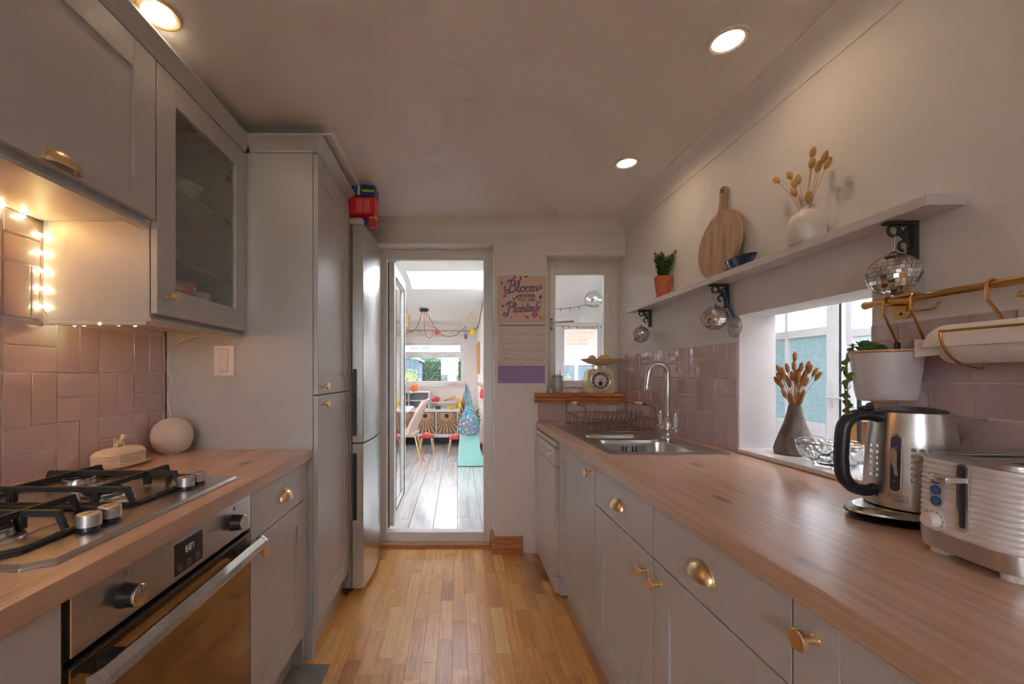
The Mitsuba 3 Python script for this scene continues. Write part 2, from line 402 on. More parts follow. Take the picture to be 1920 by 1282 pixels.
# coving
def cove(n=10):
    a = np.linspace(0, PI/2, n)
    c = [(0.0, 2.160-ZC), (-0.004, 2.160-ZC), (-0.004, 2.168-ZC)]
    c += [(-0.004-0.072*(1-math.cos(t)), 2.168-ZC+0.077*math.sin(t)) for t in a[1:]]
    c += [(-0.082, -0.004), (-0.082, 0.0), (0.0, 0.0)]
    return Polygon(c)
pc = cove()
m = prism(affinity.translate(pc, XR, ZC), YB-YF, 'xz', YF)
struct('trim_1', m, 'white_plaster', 'curved white coving along the right wall', 25)
m = prism(affinity.translate(pc, YB, ZC), XR+0.555, 'yz', -0.555)
struct('trim_2', m, 'white_plaster', 'curved white coving above the door', 25)
m = prism(Polygon([(-0.532, ZC), (-0.545, ZC-0.007), (-0.60, ZC-0.012), (-0.75, ZC-0.016), (XL, ZC-0.018), (XL, ZC)]), YB-1.82, 'xz', 1.82)
struct('trim_3', m, 'ceiling_plaster', 'patched strip of ceiling plaster over the tall units', 20)

# floor strips
strip = 0.064
n_strips = 0
for ix, x in enumerate(np.arange(-0.66, 0.64, strip)):
    y = 1.05+rng.uniform(-0.3, 0.0)
    while y < 2.945:
        ln = rng.uniform(0.2, 0.42)
        y1 = min(y+ln, 2.945)
        if y1-y > 0.03 and not (x < -0.6 and y < 1.62):
            top = rng.uniform(-0.0004, 0.0004)
            t = rng.choice(7, p=[.27, .18, .20, .11, .15, .04, .05])
            part('floor', 'board', box(x+0.0002, x+strip-0.0002, max(y, 0.9)+0.0002, y1-0.0002, -0.012, top, 0.0005), 'parquet_tone_%d' % t)
        y = y1
labels.pop('floor__board', None)
part('floor', 'board', box(XL, -0.66, -1.9, YB, -0.012, -0.001), 'parquet_tone_0')
part('floor', 'board', box(0.684, XR, -1.9, YB, -0.012, -0.001), 'parquet_tone_1')
part('floor', 'board', box(-0.66, 0.684, -1.9, 0.9, -0.012, -0.001), 'parquet_tone_4')
part('floor', 'tile', box(-0.86, -0.527, 1.20, 1.756, -0.01, 0.0022, 0.002), 'stone_tile', label='grey stone tile set into the parquet')

# skirting beside the door
bb = Polygon([(YB-0.022, 0), (YB, 0), (YB, 0.115), (YB-0.012, 0.115), (YB-0.02, 0.106), (YB-0.022, 0.095)])
m = cat(prism(bb, 0.19, 'yz', dx1), prism(affinity.rotate(Polygon([(dx1-0.02, 0), (dx1, 0), (dx1, 0.115), (dx1-0.01, 0.115), (dx1-0.018, 0.106), (dx1-0.02, 0.095)]), 0), 0.145, 'xz', YB-0.022))
struct('baseboard_back', m, 'stained_wood', 'short piece of stained wooden skirting beside the door')

# ------------------------------------------------------------------ door to the extension
DY = 2.985
def frame_rect(x0, x1, z0, z1, y0, y1, w, c=0.004, wb=None):
    wb = w if wb is None else wb
    return cat(box(x0, x0+w, y0, y1, z0, z1, c), box(x1-w, x1, y0, y1, z0, z1, c), box(x0+w, x1-w, y0, y1, z1-w, z1, c), box(x0+w, x1-w, y0, y1, z0, z0+wb, c))
struct('door_1', frame_rect(dx0+.0005, dx1-.0005, 0.022, dz1-.0005, DY, DY+0.07, 0.063, 0.003, 0.068), 'upvc', 'white plastic door frame to the bright extension')
part('door_1', 'inner_lip', frame_rect(-0.508, 0.208, 0.075, 2.035, DY+0.012, DY+0.03, 0.012, 0.002), 'upvc')
part('door_1', 'seal', box(-0.497, -0.490, DY+0.055, DY+0.075, 0.10, 2.02), 'upvc_seal')
st = thing('timber_door_step', 'low stained timber step along the foot of the white door frame', 'door step')
part(st, 'tread', box(dx0, dx1, 2.94, DY+0.02, -0.01, 0.022, 0.004), 'light_wood')
part(st, 'nosing', box(dx0, dx1, 2.925, 2.9405, -0.01, 0.018, 0.003), 'stained_wood')
lf = thing('glazed_door_leaf', 'white glazed door leaf standing open into the extension', 'door')
LX0, LY0, LY1 = -0.492, 3.062, 3.73
def leaf_frame(w, z0, z1, x0, x1):
    return cat(box(x0, x1, LY0, LY0+w, z0, z1, .004), box(x0, x1, LY1-w, LY1, z0, z1, .004), box(x0, x1, LY0+w, LY1-w, z1-w, z1, .004), box(x0, x1, LY0+w, LY1-w, z0, z0+w, .004))
part(lf, 'frame', leaf_frame(0.085, 0.105, 2.02, LX0, LX0+0.036), 'upvc')
part(lf, 'seal', cat(*[box(LX0+0.034, LX0+0.0385, LY0+0.083+a, LY0+0.088+a, 0.19, 1.935) for a in (0.0, 0.498)], box(LX0+0.034, LX0+0.0385, LY0+0.085, LY1-0.085, 1.93, 1.936), box(LX0+0.034, LX0+0.0385, LY0+0.085, LY1-0.085, 0.188, 0.194)), 'upvc_seal')
part(lf, 'pane', box(LX0+0.017, LX0+0.019, LY0+0.08, LY1-0.08, 0.18, 1.94), 'pane_glass')
h = part(lf, 'handle', cat(box(LX0+0.036, LX0+0.044, LY1-0.06, LY1-0.03, 0.93, 1.12, .003), tube([(LX0+0.042, LY1-0.045, 1.05), (LX0+0.09, LY1-0.045, 1.05), (LX0+0.095, LY1-0.15, 1.05)], 0.008)), 'white_plastic')
part(lf, 'closer_arm', cat(box(LX0+0.0, LX0+0.05, LY0-0.01, LY0+0.01, 2.02, 2.03)), 'upvc')

# ------------------------------------------------------------------ small window in the back wall
WY = 2.985
struct('window_1', cat(frame_rect(0.643, 1.1375, 1.0825, 2.0125, WY, WY+0.06, 0.055, 0.003, 0.045), box(wx0+.0005, .644, WY+.002, WY+.055, 1.0825, 2.0125)), 'upvc', 'small white window beside the door')
part('window_1', 'sash', frame_rect(0.65, 1.078, 1.115, 1.955, WY-0.018, WY+0.03, 0.042, 0.005, 0.05), 'upvc')
part('window_1', 'seal', frame_rect(0.689, 1.040, 1.158, 1.916, WY-0.0, WY+0.004, 0.003, 0), 'upvc_seal')
part('window_1', 'pane', box(0.69, 1.038, WY+0.010, WY+0.012, 1.16, 1.915), 'pane_glass')
hd = part('window_1', 'handle', cat(box(0.655, 0.677, WY-0.024, WY-0.016, 1.52, 1.60, .003), tube([(0.666, WY-0.02, 1.57), (0.67, WY-0.045, 1.57), (0.70, WY-0.05, 1.571), (0.81, WY-0.055, 1.576)], [0.007, .007, .006, .008])), 'steel')
part('window_1', 'screw', cat(blob(0.006, 1, 0.665, WY-0.027, 1.592, (1, .4, 1)), blob(0.006, 1, 0.665, WY-0.027, 1.53, (1, .4, 1))), 'black_plastic')
prof = Polygon([(2.985, 1.062), (2.985, 1.082), (2.822, 1.082), (2.815, 1.075), (2.815, 1.062), (2.822, 1.055), (2.826, 1.048), (2.822, 1.042), (2.820, 1.034), (2.828, 1.028), (2.826, 1.018), (2.85, 1.018), (2.85, 1.062)])
sill = single('window_sill_board', prism(prof, 0.605, 'yz', 0.523), 'stained_wood', 'moulded orange-brown wooden window sill under the small window', 'window sill', smooth=25)

# ------------------------------------------------------------------ tiles, basket weave
def tiles(parent, facing, plane, a0, z0, pitch, parity, regions, seed):
    r = np.random.default_rng(seed)
    g = 0.0018
    for (ra0, ra1, rz0, rz1) in regions:
        for i in range(int(math.floor((ra0-a0)/pitch)), int(math.ceil((ra1-a0)/pitch))):
            for j in range(int(math.floor((rz0-z0)/pitch)), int(math.ceil((rz1-z0)/pitch))):
                A, Z = a0+i*pitch, z0+j*pitch
                if (i+j+parity) % 2 == 0:
                    rects = [(A, A+pitch/2, Z, Z+pitch), (A+pitch/2, A+pitch, Z, Z+pitch)]
                else:
                    rects = [(A, A+pitch, Z, Z+pitch/2), (A, A+pitch, Z+pitch/2, Z+pitch)]
                for (b0, b1, c0, c1) in rects:
                    b0, b1, c0, c1 = max(b0+g, ra0), min(b1-g, ra1), max(c0+g, rz0), min(c1-g, rz1)
                    if b1-b0 < 0.006 or c1-c0 < 0.006: continue
                    d = 0.0078+r.uniform(-0.0008, 0.0008)
                    tl = r.uniform(-0.0007, 0.0007, 2)
                    def X(a, z, q):
                        off = q+(tl[0]*((a-b0)/(b1-b0)-.5)*2+tl[1]*((z-c0)/(c1-c0)-.5)*2 if q > 0 else 0)
                        if facing == '+x': return (plane+off, a, z)
                        if facing == '-x': return (plane-off, a, z)
                        return (a, plane-off, z)
                    e, ez = min(0.004, (b1-b0)/3), min(0.004, (c1-c0)/3)
                    pts = [X(a, z, 0) for a in (b0, b1) for z in (c0, c1)] + [X(a, z, d-0.003) for a in (b0, b1) for z in (c0, c1)] + \
                          [X(a, z, d-0.0008) for a in (b0+e/4, b1-e/4) for z in (c0+ez/4, c1-ez/4)] + [X(a, z, d) for a in (b0+e, b1-e) for z in (c0+ez, c1-ez)]
                    part(parent, 'tile', hull(pts), 'pink_glaze_%d' % r.integers(3), 28)
tiles('wall_left', '+x', XL, 1.1386, 1.0566, 0.1548, 0, [(0.32, 1.7775, 0.894, 1.366), (0.32, 1.243, 1.366, 1.655)], 11)
part('wall_left', 'grout', box(XL-0.01, XL+0.0045, 0.3, 1.7775, 0.892, 1.66), 'grout')
tiles('wall_right', '-x', XR, 1.69, 1.036, 0.1525, 1, [(1.703, YB-0.009, 0.894, 1.339), (0.2, 1.152, 0.894, 1.339)], 12)
part('wall_right', 'grout', cat(box(XR-0.0045, XR+.01, 1.701, YB, 0.892, 1.338), box(XR-0.0045, XR+.01, 0.2, 1.153, 0.892, 1.338)), 'grout')
tiles('wall_back', '-y', YB, 0.548, 0.88, 0.1525, 0, [(0.548, XR-0.009, 0.894, 1.017)], 13)
part('wall_back', 'grout', box(0.545, XR, YB-0.0045, YB+.01, 0.892, 1.018), 'grout')

# sill lining of the opening
struct('trim_5', cat(box(XR-0.010, XR+0.20, op[0]-0.0, op[1], WT+0.001, WT+0.018, .003)), 'white_gloss', 'white painted sill of the opening through the right wall')

# ------------------------------------------------------------------ kitchen units
def slab(xf, s, t, y0, y1, z0, z1, c=0.0015):
    """a board with its face at x = xf, looking along s (+1 or -1), t thick"""
    return box(xf-s*t, xf, y0, y1, z0, z1, c)
def shaker(xf, s, y0, y1, z0, z1, w=0.082, t=0.02, rec=0.007, glass=False):
    ms = [slab(xf, s, t, y0, y0+w, z0, z1), slab(xf, s, t, y1-w, y1, z0, z1),
          slab(xf-s*0.0003, s, t-.0003, y0+w, y1-w, z1-w, z1), slab(xf-s*0.0003, s, t-.0003, y0+w, y1-w, z0, z0+w)]
    if not glass: ms.append(slab(xf-s*rec, s, 0.008, y0+w-.003, y1-w+.003, z0+w-.003, z1-w+.003, 0))
    return cat(*ms)
def cup_pull(xf, s, yc, zc, w=0.088, hh=0.036, d=0.026):
    """half-dome cup handle, open underneath, zc its lower edge"""
    u, v = np.linspace(0, PI, 25), np.linspace(0, PI/2, 10)
    U, V = np.meshgrid(u, v, indexing='ij')
    def shell(k):
        a, b, c = w/2*k, hh*k, d*k
        R = np.sin(U)**0.75
        return np.stack([xf+s*c*R*np.cos(V), yc+a*np.cos(U)+0*V, zc+b*R*np.sin(V)], -1)
    o, i = grid_surface(shell(1.0)), grid_surface(shell(0.92))
    rim = grid_surface(np.stack([shell(1.0)[:, 0], shell(0.92)[:, 0]], 1))
    lip = tube(spline([(xf+s*.002, yc+w/2*math.cos(t)*1.02, zc+hh*math.sin(t)**.75*1.02) for t in np.linspace(0.02, PI-.02, 13)], 3), 0.0022, 6)
    return cat(o, i, rim, lip)
def knob(xf, s, y, z, r=0.0165):
    return lathe([(0.0, 0), (0.009, 0), (0.0085, 0.002), (0.0058, 0.004), (0.0056, 0.020), (0.008, 0.0225), (r-.001, 0.0235), (r, 0.0245), (r, 0.030), (r-.0015, 0.0315), (0, 0.0318)], 28, xf, y, z, 'x' if s > 0 else '-x')
FR = 0.550      # fronts of the right-hand run
FL = -0.629     # fronts of the left-hand run
def base_unit(label, s, xf, xback, y0, y1, doors=(), drawers=(), zt=0.848, zb=0.14, group=None):
    k = thing('base_cabinet', label, 'cabinet', 'base cabinets under the worktops')
    xb = xf-s*0.022
    yy = (y0+.0005, y1-.0005)
    part(k, 'carcass', cat(box(xb, xback, yy[0], yy[0]+.017, zb, .851), box(xb, xback, yy[1]-.017, yy[1], zb, .851), box(xb, xback, *yy, zb, zb+.017), box(xback-.01*(1 if xback > 0 else -1), xback, *yy, zb, .6), box(xb, xb-s*.06, *yy, .835, .851)), 'cabinet_inner')
    part(k, 'front_gap', box(xf-s*0.0205, xf-s*0.0222, y0+.001, y1-.001, zb+.001, 0.851), 'shadow_gap')
    return k
g = 0.0016
# right-hand run: sink unit, two drawer units, one tall-door unit
k = base_unit('pale grey sink cabinet with one full-height panelled door, next to the dishwasher', -1, FR, XR-.05, 1.680, 2.262)
part(k, 'end_panel', box(FR+0.003, XR-.05, 2.262, 2.280, 0.02, 0.851, .001), 'cabinet_paint')
d = part(k, 'door', shaker(FR, -1, 1.680+g, 2.260, 0.14, 0.848, 0.088), 'cabinet_paint')
part(d, 'knob', knob(FR, -1, 1.722, 0.806), 'satin_brass', 35, 'round brass knob')
k = base_unit('pale grey drawer cabinet beside the sink cabinet, its door knob on the right', -1, FR, XR-.05, 1.181, 1.680)
d = part(k, 'drawer', slab(FR, -1, 0.02, 1.181+g, 1.680-g, 0.693, 0.848), 'cabinet_paint')
part(d, 'cup_handle', cup_pull(FR, -1, 1.432, 0.752), 'satin_brass', 40, 'brass cup handle')
d = part(k, 'door', shaker(FR, -1, 1.181+g, 1.680-g, 0.14, 0.689), 'cabinet_paint')
part(d, 'knob', knob(FR, -1, 1.222, 0.64), 'satin_brass', 35, 'round brass knob')
k = base_unit('pale grey drawer cabinet nearer the toaster, its door knob on the left', -1, FR, XR-.05, 0.692, 1.181)
d = part(k, 'drawer', slab(FR, -1, 0.02, 0.692+g, 1.181-g, 0.693, 0.848), 'cabinet_paint')
part(d, 'cup_handle', cup_pull(FR, -1, 0.943, 0.752), 'satin_brass', 40, 'brass cup handle')
d = part(k, 'door', shaker(FR, -1, 0.692+g, 1.181-g, 0.14, 0.689), 'cabinet_paint')
part(d, 'knob', knob(FR, -1, 1.140, 0.64), 'satin_brass', 35, 'round brass knob')
k = base_unit('nearest pale grey cabinet under the toaster with a full-height panelled door', -1, FR, XR-.05, 0.092, 0.692)
d = part(k, 'door', shaker(FR, -1, 0.092+g, 0.692-g, 0.14, 0.841, 0.085), 'cabinet_paint')
part(d, 'knob', knob(FR, -1, 0.646, 0.800), 'satin_brass', 35, 'round brass knob')
pl = thing('plinth', 'grey kick board under the right-hand cabinets', 'kick board')
part(pl, 'board', box(0.592, 0.61, 0.1, 2.2605, 0.0, 0.139, .001), 'cabinet_paint')

# left-hand run
k = base_unit('pale grey drawer cabinet between the oven and the tall larder unit', 1, FL, XL+.05, 1.284, 1.772)
d = part(k, 'drawer', slab(FL, 1, 0.02, 1.284+g, 1.745, 0.695, 0.848), 'cabinet_paint')
part(d, 'cup_handle', cup_pull(FL, 1, 1.535, 0.755), 'satin_brass', 40, 'brass cup handle')
d = part(k, 'door', shaker(FL, 1, 1.284+g, 1.745, 0.14, 0.691), 'cabinet_paint')
part(d, 'knob', knob(FL, 1, 1.322, 0.652), 'satin_brass', 35, 'round brass knob')
part(k, 'filler', slab(FL-.002, 1, 0.02, 1.747, 1.772, 0.14, 0.848), 'cabinet_paint')
k = base_unit('plain grey cabinet at the left edge, on the near side of the oven', 1, FL, XL+.05, 0.12, 0.672)
d = part(k, 'door', shaker(FL, 1, 0.12+g, 0.672-g, 0.14, 0.848, 0.1), 'cabinet_paint')
pl = thing('plinth', 'grey kick board under the oven and the left-hand cabinets', 'kick board')
part(pl, 'board', box(-0.682, -0.70, 0.12, 1.745, 0.0, 0.139, .001), 'cabinet_paint')
part(pl, 'end_post', box(-0.69, -0.64, 1.745, 1.772, 0.0, 0.139, .001), 'cabinet_paint')

# worktops
def worktop_profile(xf, xb, sg):
    r = 0.004
    return Polygon([(xf+sg*r, WT-.04), (xb, WT-.04), (xb, WT), (xf+sg*r, WT), (xf+sg*.001, WT-.001), (xf, WT-r), (xf, WT-.04+r), (xf+sg*.001, WT-.039)])
m = prism(worktop_profile(-0.6105, XL+0.001, -1), 1.7745-0.1, 'xz', 0.1)
hole = box(-1.14, -0.68, 0.70, 1.25, 0.8, 1.0)
def boolean_sub(a, b):
    A = m3.Manifold(m3.Mesh(np.asarray(a.vertices, np.float32), np.asarray(a.faces, np.uint32)))
    Bm = m3.Manifold(m3.Mesh(np.asarray(b.vertices, np.float32), np.asarray(b.faces, np.uint32)))
    o = (A-Bm).to_mesh()
    return trimesh.Trimesh(o.vert_properties[:, :3], o.tri_verts, process=False)
def clean(a):
    a = a.copy(); a.merge_vertices(); return a
wl = boolean_sub(hull(prism(worktop_profile(-0.6105, XL+0.001, -1), 1.7745-0.1, 'xz', 0.1).vertices), hole)
k = thing('worktop', 'oak-effect worktop around the gas hob on the left', 'worktop', 'worktops')
part(k, 'slab', wl, 'oak_worktop', 20)
wr0 = hull(prism(worktop_profile(0.5303, XR-0.001, 1), YB-0.011-0.05, 'xz', 0.05).vertices)
sink_hole = box(0.612, 1.055, 1.665, 2.60, 0.7, 1.0)
k = thing('worktop', 'long oak-effect worktop on the right holding the sink, kettle and toaster', 'worktop', 'worktops')
part(k, 'slab', boolean_sub(wr0, sink_hole), 'oak_worktop', 20)

# tall larder unit
LY, LZ = 1.7775, 2.142
k = thing('larder_cabinet', 'tall pale grey larder cupboard between the left worktop and the fridge', 'cupboard')
part(k, 'side_panel', box(-0.6085, XL+0.010, LY, LY+0.018, 0.0, LZ, .0012), 'cabinet_paint')
part(k, 'carcass', box(-0.611, XL+.010, LY+0.0185, 2.298, 0.14, LZ), 'cabinet_inner')
part(k, 'front_gap', box(-0.6095, -0.6113, LY+0.019, 2.298, 0.14, LZ), 'shadow_gap')
d = part(k, 'door', shaker(-0.588, 1, LY+0.004, 2.297, 1.1205, LZ-.004, 0.084), 'cabinet_paint')
part(d, 'knob', knob(-0.588, 1, 1.836, 1.158), 'satin_brass', 35, 'round brass knob')
d = part(k, 'door', shaker(-0.588, 1, LY+0.004, 2.297, 0.14, 1.1165, 0.084), 'cabinet_paint')
part(d, 'knob', knob(-0.588, 1, 1.836, 1.080), 'satin_brass', 35, 'round brass knob')
part(k, 'plinth', box(-0.63, -0.65, LY, 2.298, 0.0, 0.139, .001), 'cabinet_paint')
def cornice(x, s):
    c = [(0, 0), (0.004, 0), (0.006, 0.010), (0.010, 0.018), (0.018, 0.034), (0.030, 0.050), (0.044, 0.060), (0.050, 0.068), (0.050, 0.078), (0, 0.078)]
    return Polygon([(x+s*a, LZ+b*.66) for a, b in c])
m1 = prism(cornice(-0.606, 1), 2.30-(LY-0.05)-.0, 'xz', LY-0.05)
v = m1.vertices; sel = v[:, 1] < LY; v[sel, 1] = LY-(v[sel, 0]+0.606)*1.0; m1.vertices = v
pc2 = [(0, 0), (0.004, 0), (0.006, 0.010), (0.010, 0.018), (0.018, 0.034), (0.030, 0.050), (0.044, 0.060), (0.050, 0.068), (0.050, 0.078), (0, 0.078)]
m2 = prism(Polygon([(LY-a, LZ+b*.66) for a, b in pc2]), 0.266, 'yz', -0.872)
v = m2.vertices; sel = v[:, 0] > -0.61; v[sel, 0] = -0.606+(LY-v[sel, 1]); m2.vertices = v
part(k, 'cornice', cat(m1, m2), 'cabinet_paint', 20)

# wall cabinets
WX = -0.8865
k = thing('hanging_cabinet', 'pale grey wall cabinet with a glass door, next to the tall larder', 'wall cabinet', 'wall cabinets on the left')
Y0, Y1, Z0, Z1 = 1.244, 1.7755, 1.3875, 2.134
part(k, 'side_panel', box(WX-0.022, XL+0.014, Y0, Y0+.018, 1.366, Z1+.008, .001), 'cabinet_paint')
part(k, 'carcass', cat(box(WX-0.022, XL+0.014, Y1-.018, Y1, Z0, Z1), box(XL+.014, XL+.02, Y0+.018, Y1-.018, Z0, Z1), box(WX-.022, XL+.02, Y0+.018, Y1-.018, Z0, Z0+.018), box(WX-.022, XL+.02, Y0+.018, Y1-.018, Z1-.018, Z1)), 'cabinet_inner')
dd = part(k, 'door', shaker(WX, 1, Y0+.002, Y1-.002, Z0, Z1, 0.083, glass=True), 'cabinet_paint')
part(dd, 'pane', box(WX-.011, WX-.009, Y0+.08, Y1-.08, Z0+.08, Z1-.08), 'pane_glass')
part(dd, 'knob', knob(WX, 1, 1.292, 1.446), 'satin_brass', 35, 'round brass knob')
part(dd, 'hinge', cat(box(WX-.022, WX-.06, Y1-.055, Y1-.02, 2.00, 2.02, .002), box(WX-.021, WX-.03, Y1-.075, Y1-.03, 1.985, 2.035, .002)), 'black_plastic', label='dark metal hinge')
for z in (1.822, 1.585):
    part(k, 'shelf', box(WX-.045, XL+.022, Y0+.02, Y1-.02, z, z+.006, .0005), 'thin_ware', label='glass shelf')
    part(k, 'shelf_edge', box(WX-.0425, WX-.0455, Y0+.02, Y1-.02, z-.0002, z+.0062), 'shelf_glass')
pel = [(0, 0), (-0.014, 0), (-0.012, -.006), (-0.010, -.010), (-0.004, -.014), (-0.004, -.022), (-0.018, -.022), (-0.034, -.022), (-0.034, 0)]
part(k, 'pelmet', cat(prism(Polygon([(WX-.012+a, Z0-.001+b) for a, b in pel]), Y1-Y0, 'xz', Y0), box(WX-.03, XL+.014, Y0-.002, Y0+.012, 1.352, 1.3655, .002)), 'cabinet_paint', 20)
wc = [(0, 0), (0.002, 0), (0.004, .004), (0.012, 0.03), (0.022, 0.056), (0.030, 0.07), (0.030, 0.082), (-0.02, 0.082), (-0.02, 0)]
part(k, 'cornice', prism(Polygon([(WX-.004+a, Z1+.004+b*.70) for a, b in wc]), LY-.012-Y0, 'xz', Y0), 'cabinet_paint', 20)
k = thing('hanging_cabinet', 'pale grey wall cabinet with a brass cup handle above the hob', 'wall cabinet', 'wall cabinets on the left')
H0, H1, HZ = 0.50, 1.242, 1.664
part(k, 'carcass', box(WX-0.022, XL+0.014, H0, H1, HZ-.004, Z1), 'cabinet_paint')
dd = part(k, 'door', shaker(WX, 1, H0+.002, H1-.002, HZ, Z1, 0.083), 'cabinet_paint')
part(dd, 'cup_handle', cup_pull(WX, 1, 0.945, 1.668), 'satin_brass', 40, 'brass cup handle')
part(k, 'pelmet', prism(Polygon([(WX-.012+a, HZ-.003+b*1.15) for a, b in pel]), H1-.012-H0, 'xz', H0), 'cabinet_paint', 20)
part(k, 'cornice', prism(Polygon([(WX-.004+a, Z1+.004+b*.70) for a, b in wc]), 1.2435-H0, 'xz', H0), 'cabinet_paint', 20)

# glassware in the glass cabinet
def glass_pot(r, hh, t=0.003, n=36):
    return lathe([(0, 0), (r*.9, 0), (r, .006), (r, hh), (r-t, hh), (r-t, .008), (r*.88, t), (0, t)], n)
b = thing('glass_food_bowl', 'round glass storage bowl with a pale green lid on the top glass shelf', 'bowl')
part(b, 'bowl', move(lathe([(0, 0), (.05, 0), (.062, .006), (.074, .085), (.071, .085), (.059, .008), (0, .004)], 36), -1.055, 1.60, 1.8281), 'thin_ware', True)
part(b, 'lid', move(lathe([(0, .006), (.07, .006), (.078, .004), (.078, -.008), (.074, -.008), (.073, .001), (0, .002)], 36), -1.055, 1.60, 1.918), 'lid_green', 30, 'pale green rim lid')
def wine(r, hh):
    return lathe([(0, 0), (r*.85, .001), (r*.85, .003), (.006, .008), (.004, .02), (.004, hh*.42), (r*.6, hh*.5), (r, hh*.68), (r*.92, hh), (r*.9, hh), (r*.97, hh*.68), (r*.55, hh*.51), (0, hh*.46)], 28)
single('wine_glass', move(wine(.042, .19), -1.12, 1.44, 1.8281), 'thin_ware', 'stemmed glass on the top glass shelf of the wall cabinet, on the left', 'glass', smooth=True)
single('glass_tumbler', move(glass_pot(.036, .10), -1.06, 1.50, 1.5911), 'thin_ware', 'plain glass tumbler on the lower glass shelf of the wall cabinet', 'glass', smooth=30)
c = thing('polka_dot_cup', 'red bowl with white dots at the bottom of the glass cabinet', 'bowl')
part(c, 'bowl', move(lathe([(0, 0), (.05, 0), (.056, .01), (.062, .138), (.058, .138), (.05, .012), (0, .008)], 36), -1.035, 1.555, 1.4055), 'polka_red', 30)
for a in np.arange(6)*PI/3+.2:
    part(c, 'dot', move(lathe([(0, .001), (.014, .001), (.014, -.004), (0, -.004)], 16, axis='x'), -1.035+.0612*math.cos(a), 1.555+.0612*math.sin(a), 1.520, rz=a), 'white_gloss', 30, 'white dot' if a < .3 else None)
single('small_white_cup', move(glass_pot(.036, .122), -1.02, 1.672, 1.4055), 'white_gloss', 'small white cup beside the dotted bowl in the glass cabinet', 'cup', smooth=30)
single('glass_dish', move(lathe([(0, 0), (.03, 0), (.045, .125), (.043, .125), (.029, .003), (0, .003)], 28), -1.02, 1.43, 1.4055), 'thin_ware', 'small clear glass dish left of the dotted bowl', 'dish', smooth=30)

# ------------------------------------------------------------------ fridge freezer
def fridge_door(z0, z1, r=0.012):
    y0, y1 = 2.312, 2.835
    xs, pts = [], []
    ys = np.linspace(y0, y1, 13)
    f = [(-0.515+0.020*(1-((y-(y0+y1)/2)/((y1-y0)/2))**2), y) for y in ys]
    poly = Polygon([(-0.576, y0), *[(x, y) for x, y in f], (-0.576, y1)])
    poly = poly.buffer(-.003).buffer(.003)
    return prism(poly, z1-z0, 'xy', z0)
k = thing('fridge_freezer', 'tall stainless steel fridge freezer with curved doors beside the doorway', 'fridge')
part(k, 'body', box(-0.580, XL+.08, 2.314, 2.834, 0.03, 2.022, .004), 'fridge_side')
d1 = part(k, 'door', fridge_door(0.834, 2.028), 'fridge_steel', 25)
d2 = part(k, 'door', fridge_door(0.035, 0.828), 'fridge_steel', 25)
for d, z0, z1 in ((d1, 0.862, 1.247), (d2, 0.398, 0.786)):
    part(d, 'edge_cap', box(-0.574, -0.517, 2.3095, 2.3122, z0-.02 if d is d2 and z0 > .5 else (0.037 if d == d2 else 0.836), 0.826 if d == d2 else 2.026, .0005), 'steel', label='brushed edge strip')
    part(d, 'handle', prism(Polygon(LineString([(-.5605, z0+.02), (-.5605, z1-.02)]).buffer(.0115).exterior), 0.0012, 'xz', 2.3086), 'black_plastic', label='long black recessed grip')
for y in (2.36, 2.79):
    part(k, 'foot', lathe([(0, 0), (.018, 0), (.018, .032), (0, .032)], 16, -0.60, y, 0), 'black_plastic')
part(k, 'floor_gap', box(-0.60, -0.61, 2.30, 2.835, 0.0, 0.03), 'shadow_gap')

# things on top of the fridge
def tilt_box(cx, cy, cz, sx, sy, sz, rz=0, ry=0, rx=0, c=.004):
    return move(box(-sx/2, sx/2, -sy/2, sy/2, -sz/2, sz/2, c), cx, cy, cz, rz, rx, ry)
def on_face(cx, cy, cz, sx, sy, sz, rz, ry, ox, oz, w, hh, off=0.0006):
    """a label w x hh on the near (-y) face, its centre at (ox, oz) from that face's centre"""
    m = box(ox-w/2, ox+w/2, -sy/2-off, -sy/2+.001, oz-hh/2, oz+hh/2)
    return move(m, cx, cy, cz, rz, 0, ry)
q = (-0.524, 2.358, 2.134, 0.150, 0.10, 0.098, 0.0, 0.04)
k = thing('red_carton', 'red carton with pale panels on top of the fridge', 'carton', 'cartons on the fridge')
part(k, 'box', tilt_box(*q[:6], rz=q[6], ry=q[7]), 'box_red')
part(k, 'panel', on_face(*q, -.012, .0, .034, .070), 'box_pink'); part(k, 'panel', on_face(*q, .030, .0, .034, .070), 'box_pink')
q = (-0.520, 2.362, 2.2145, 0.140, 0.11, 0.056, 0.0, 0.05)
k = thing('blue_carton', 'dark blue carton with a green stripe stacked on the red carton', 'carton', 'cartons on the fridge')
part(k, 'box', tilt_box(*q[:6], rz=q[6], ry=q[7]), 'box_blue')
part(k, 'stripe', on_face(*q, .034, .0, .070, .013), 'box_green', label='lime green stripe')
part(k, 'panel', on_face(*q, -.026, .0, .044, .054, .0004), 'box_sky'); part(k, 'panel', on_face(*q, -.018, .0, .012, .050, .0009), 'white_print', label='white name strip')
k = thing('red_pouch', 'small red packet with an orange band, standing at the front edge of the fridge top', 'packet')
part(k, 'pouch', tilt_box(-0.468, 2.335, 2.052, 0.036, 0.03, 0.062, ry=-.12), 'box_red')
part(k, 'band', tilt_box(-0.468, 2.3345, 2.072, 0.0375, 0.031, 0.012, ry=-.12, c=.001), 'box_orange')
k = thing('white_bottle', 'white bottle lying on top of the fridge under the red carton', 'bottle')
part(k, 'bottle', lathe([(0, 0), (.022, .002), (.025, .010), (.025, .08), (.020, .092), (.010, .100), (0, .100)], 28, -0.615, 2.345, 2.0535, 'x'), 'white_gloss', 30)
part(k, 'cap', lathe([(0, 0), (.014, 0), (.014, .018), (0, .020)], 20, -0.515, 2.345, 2.0535, 'x'), 'box_blue', 30, 'navy cap')

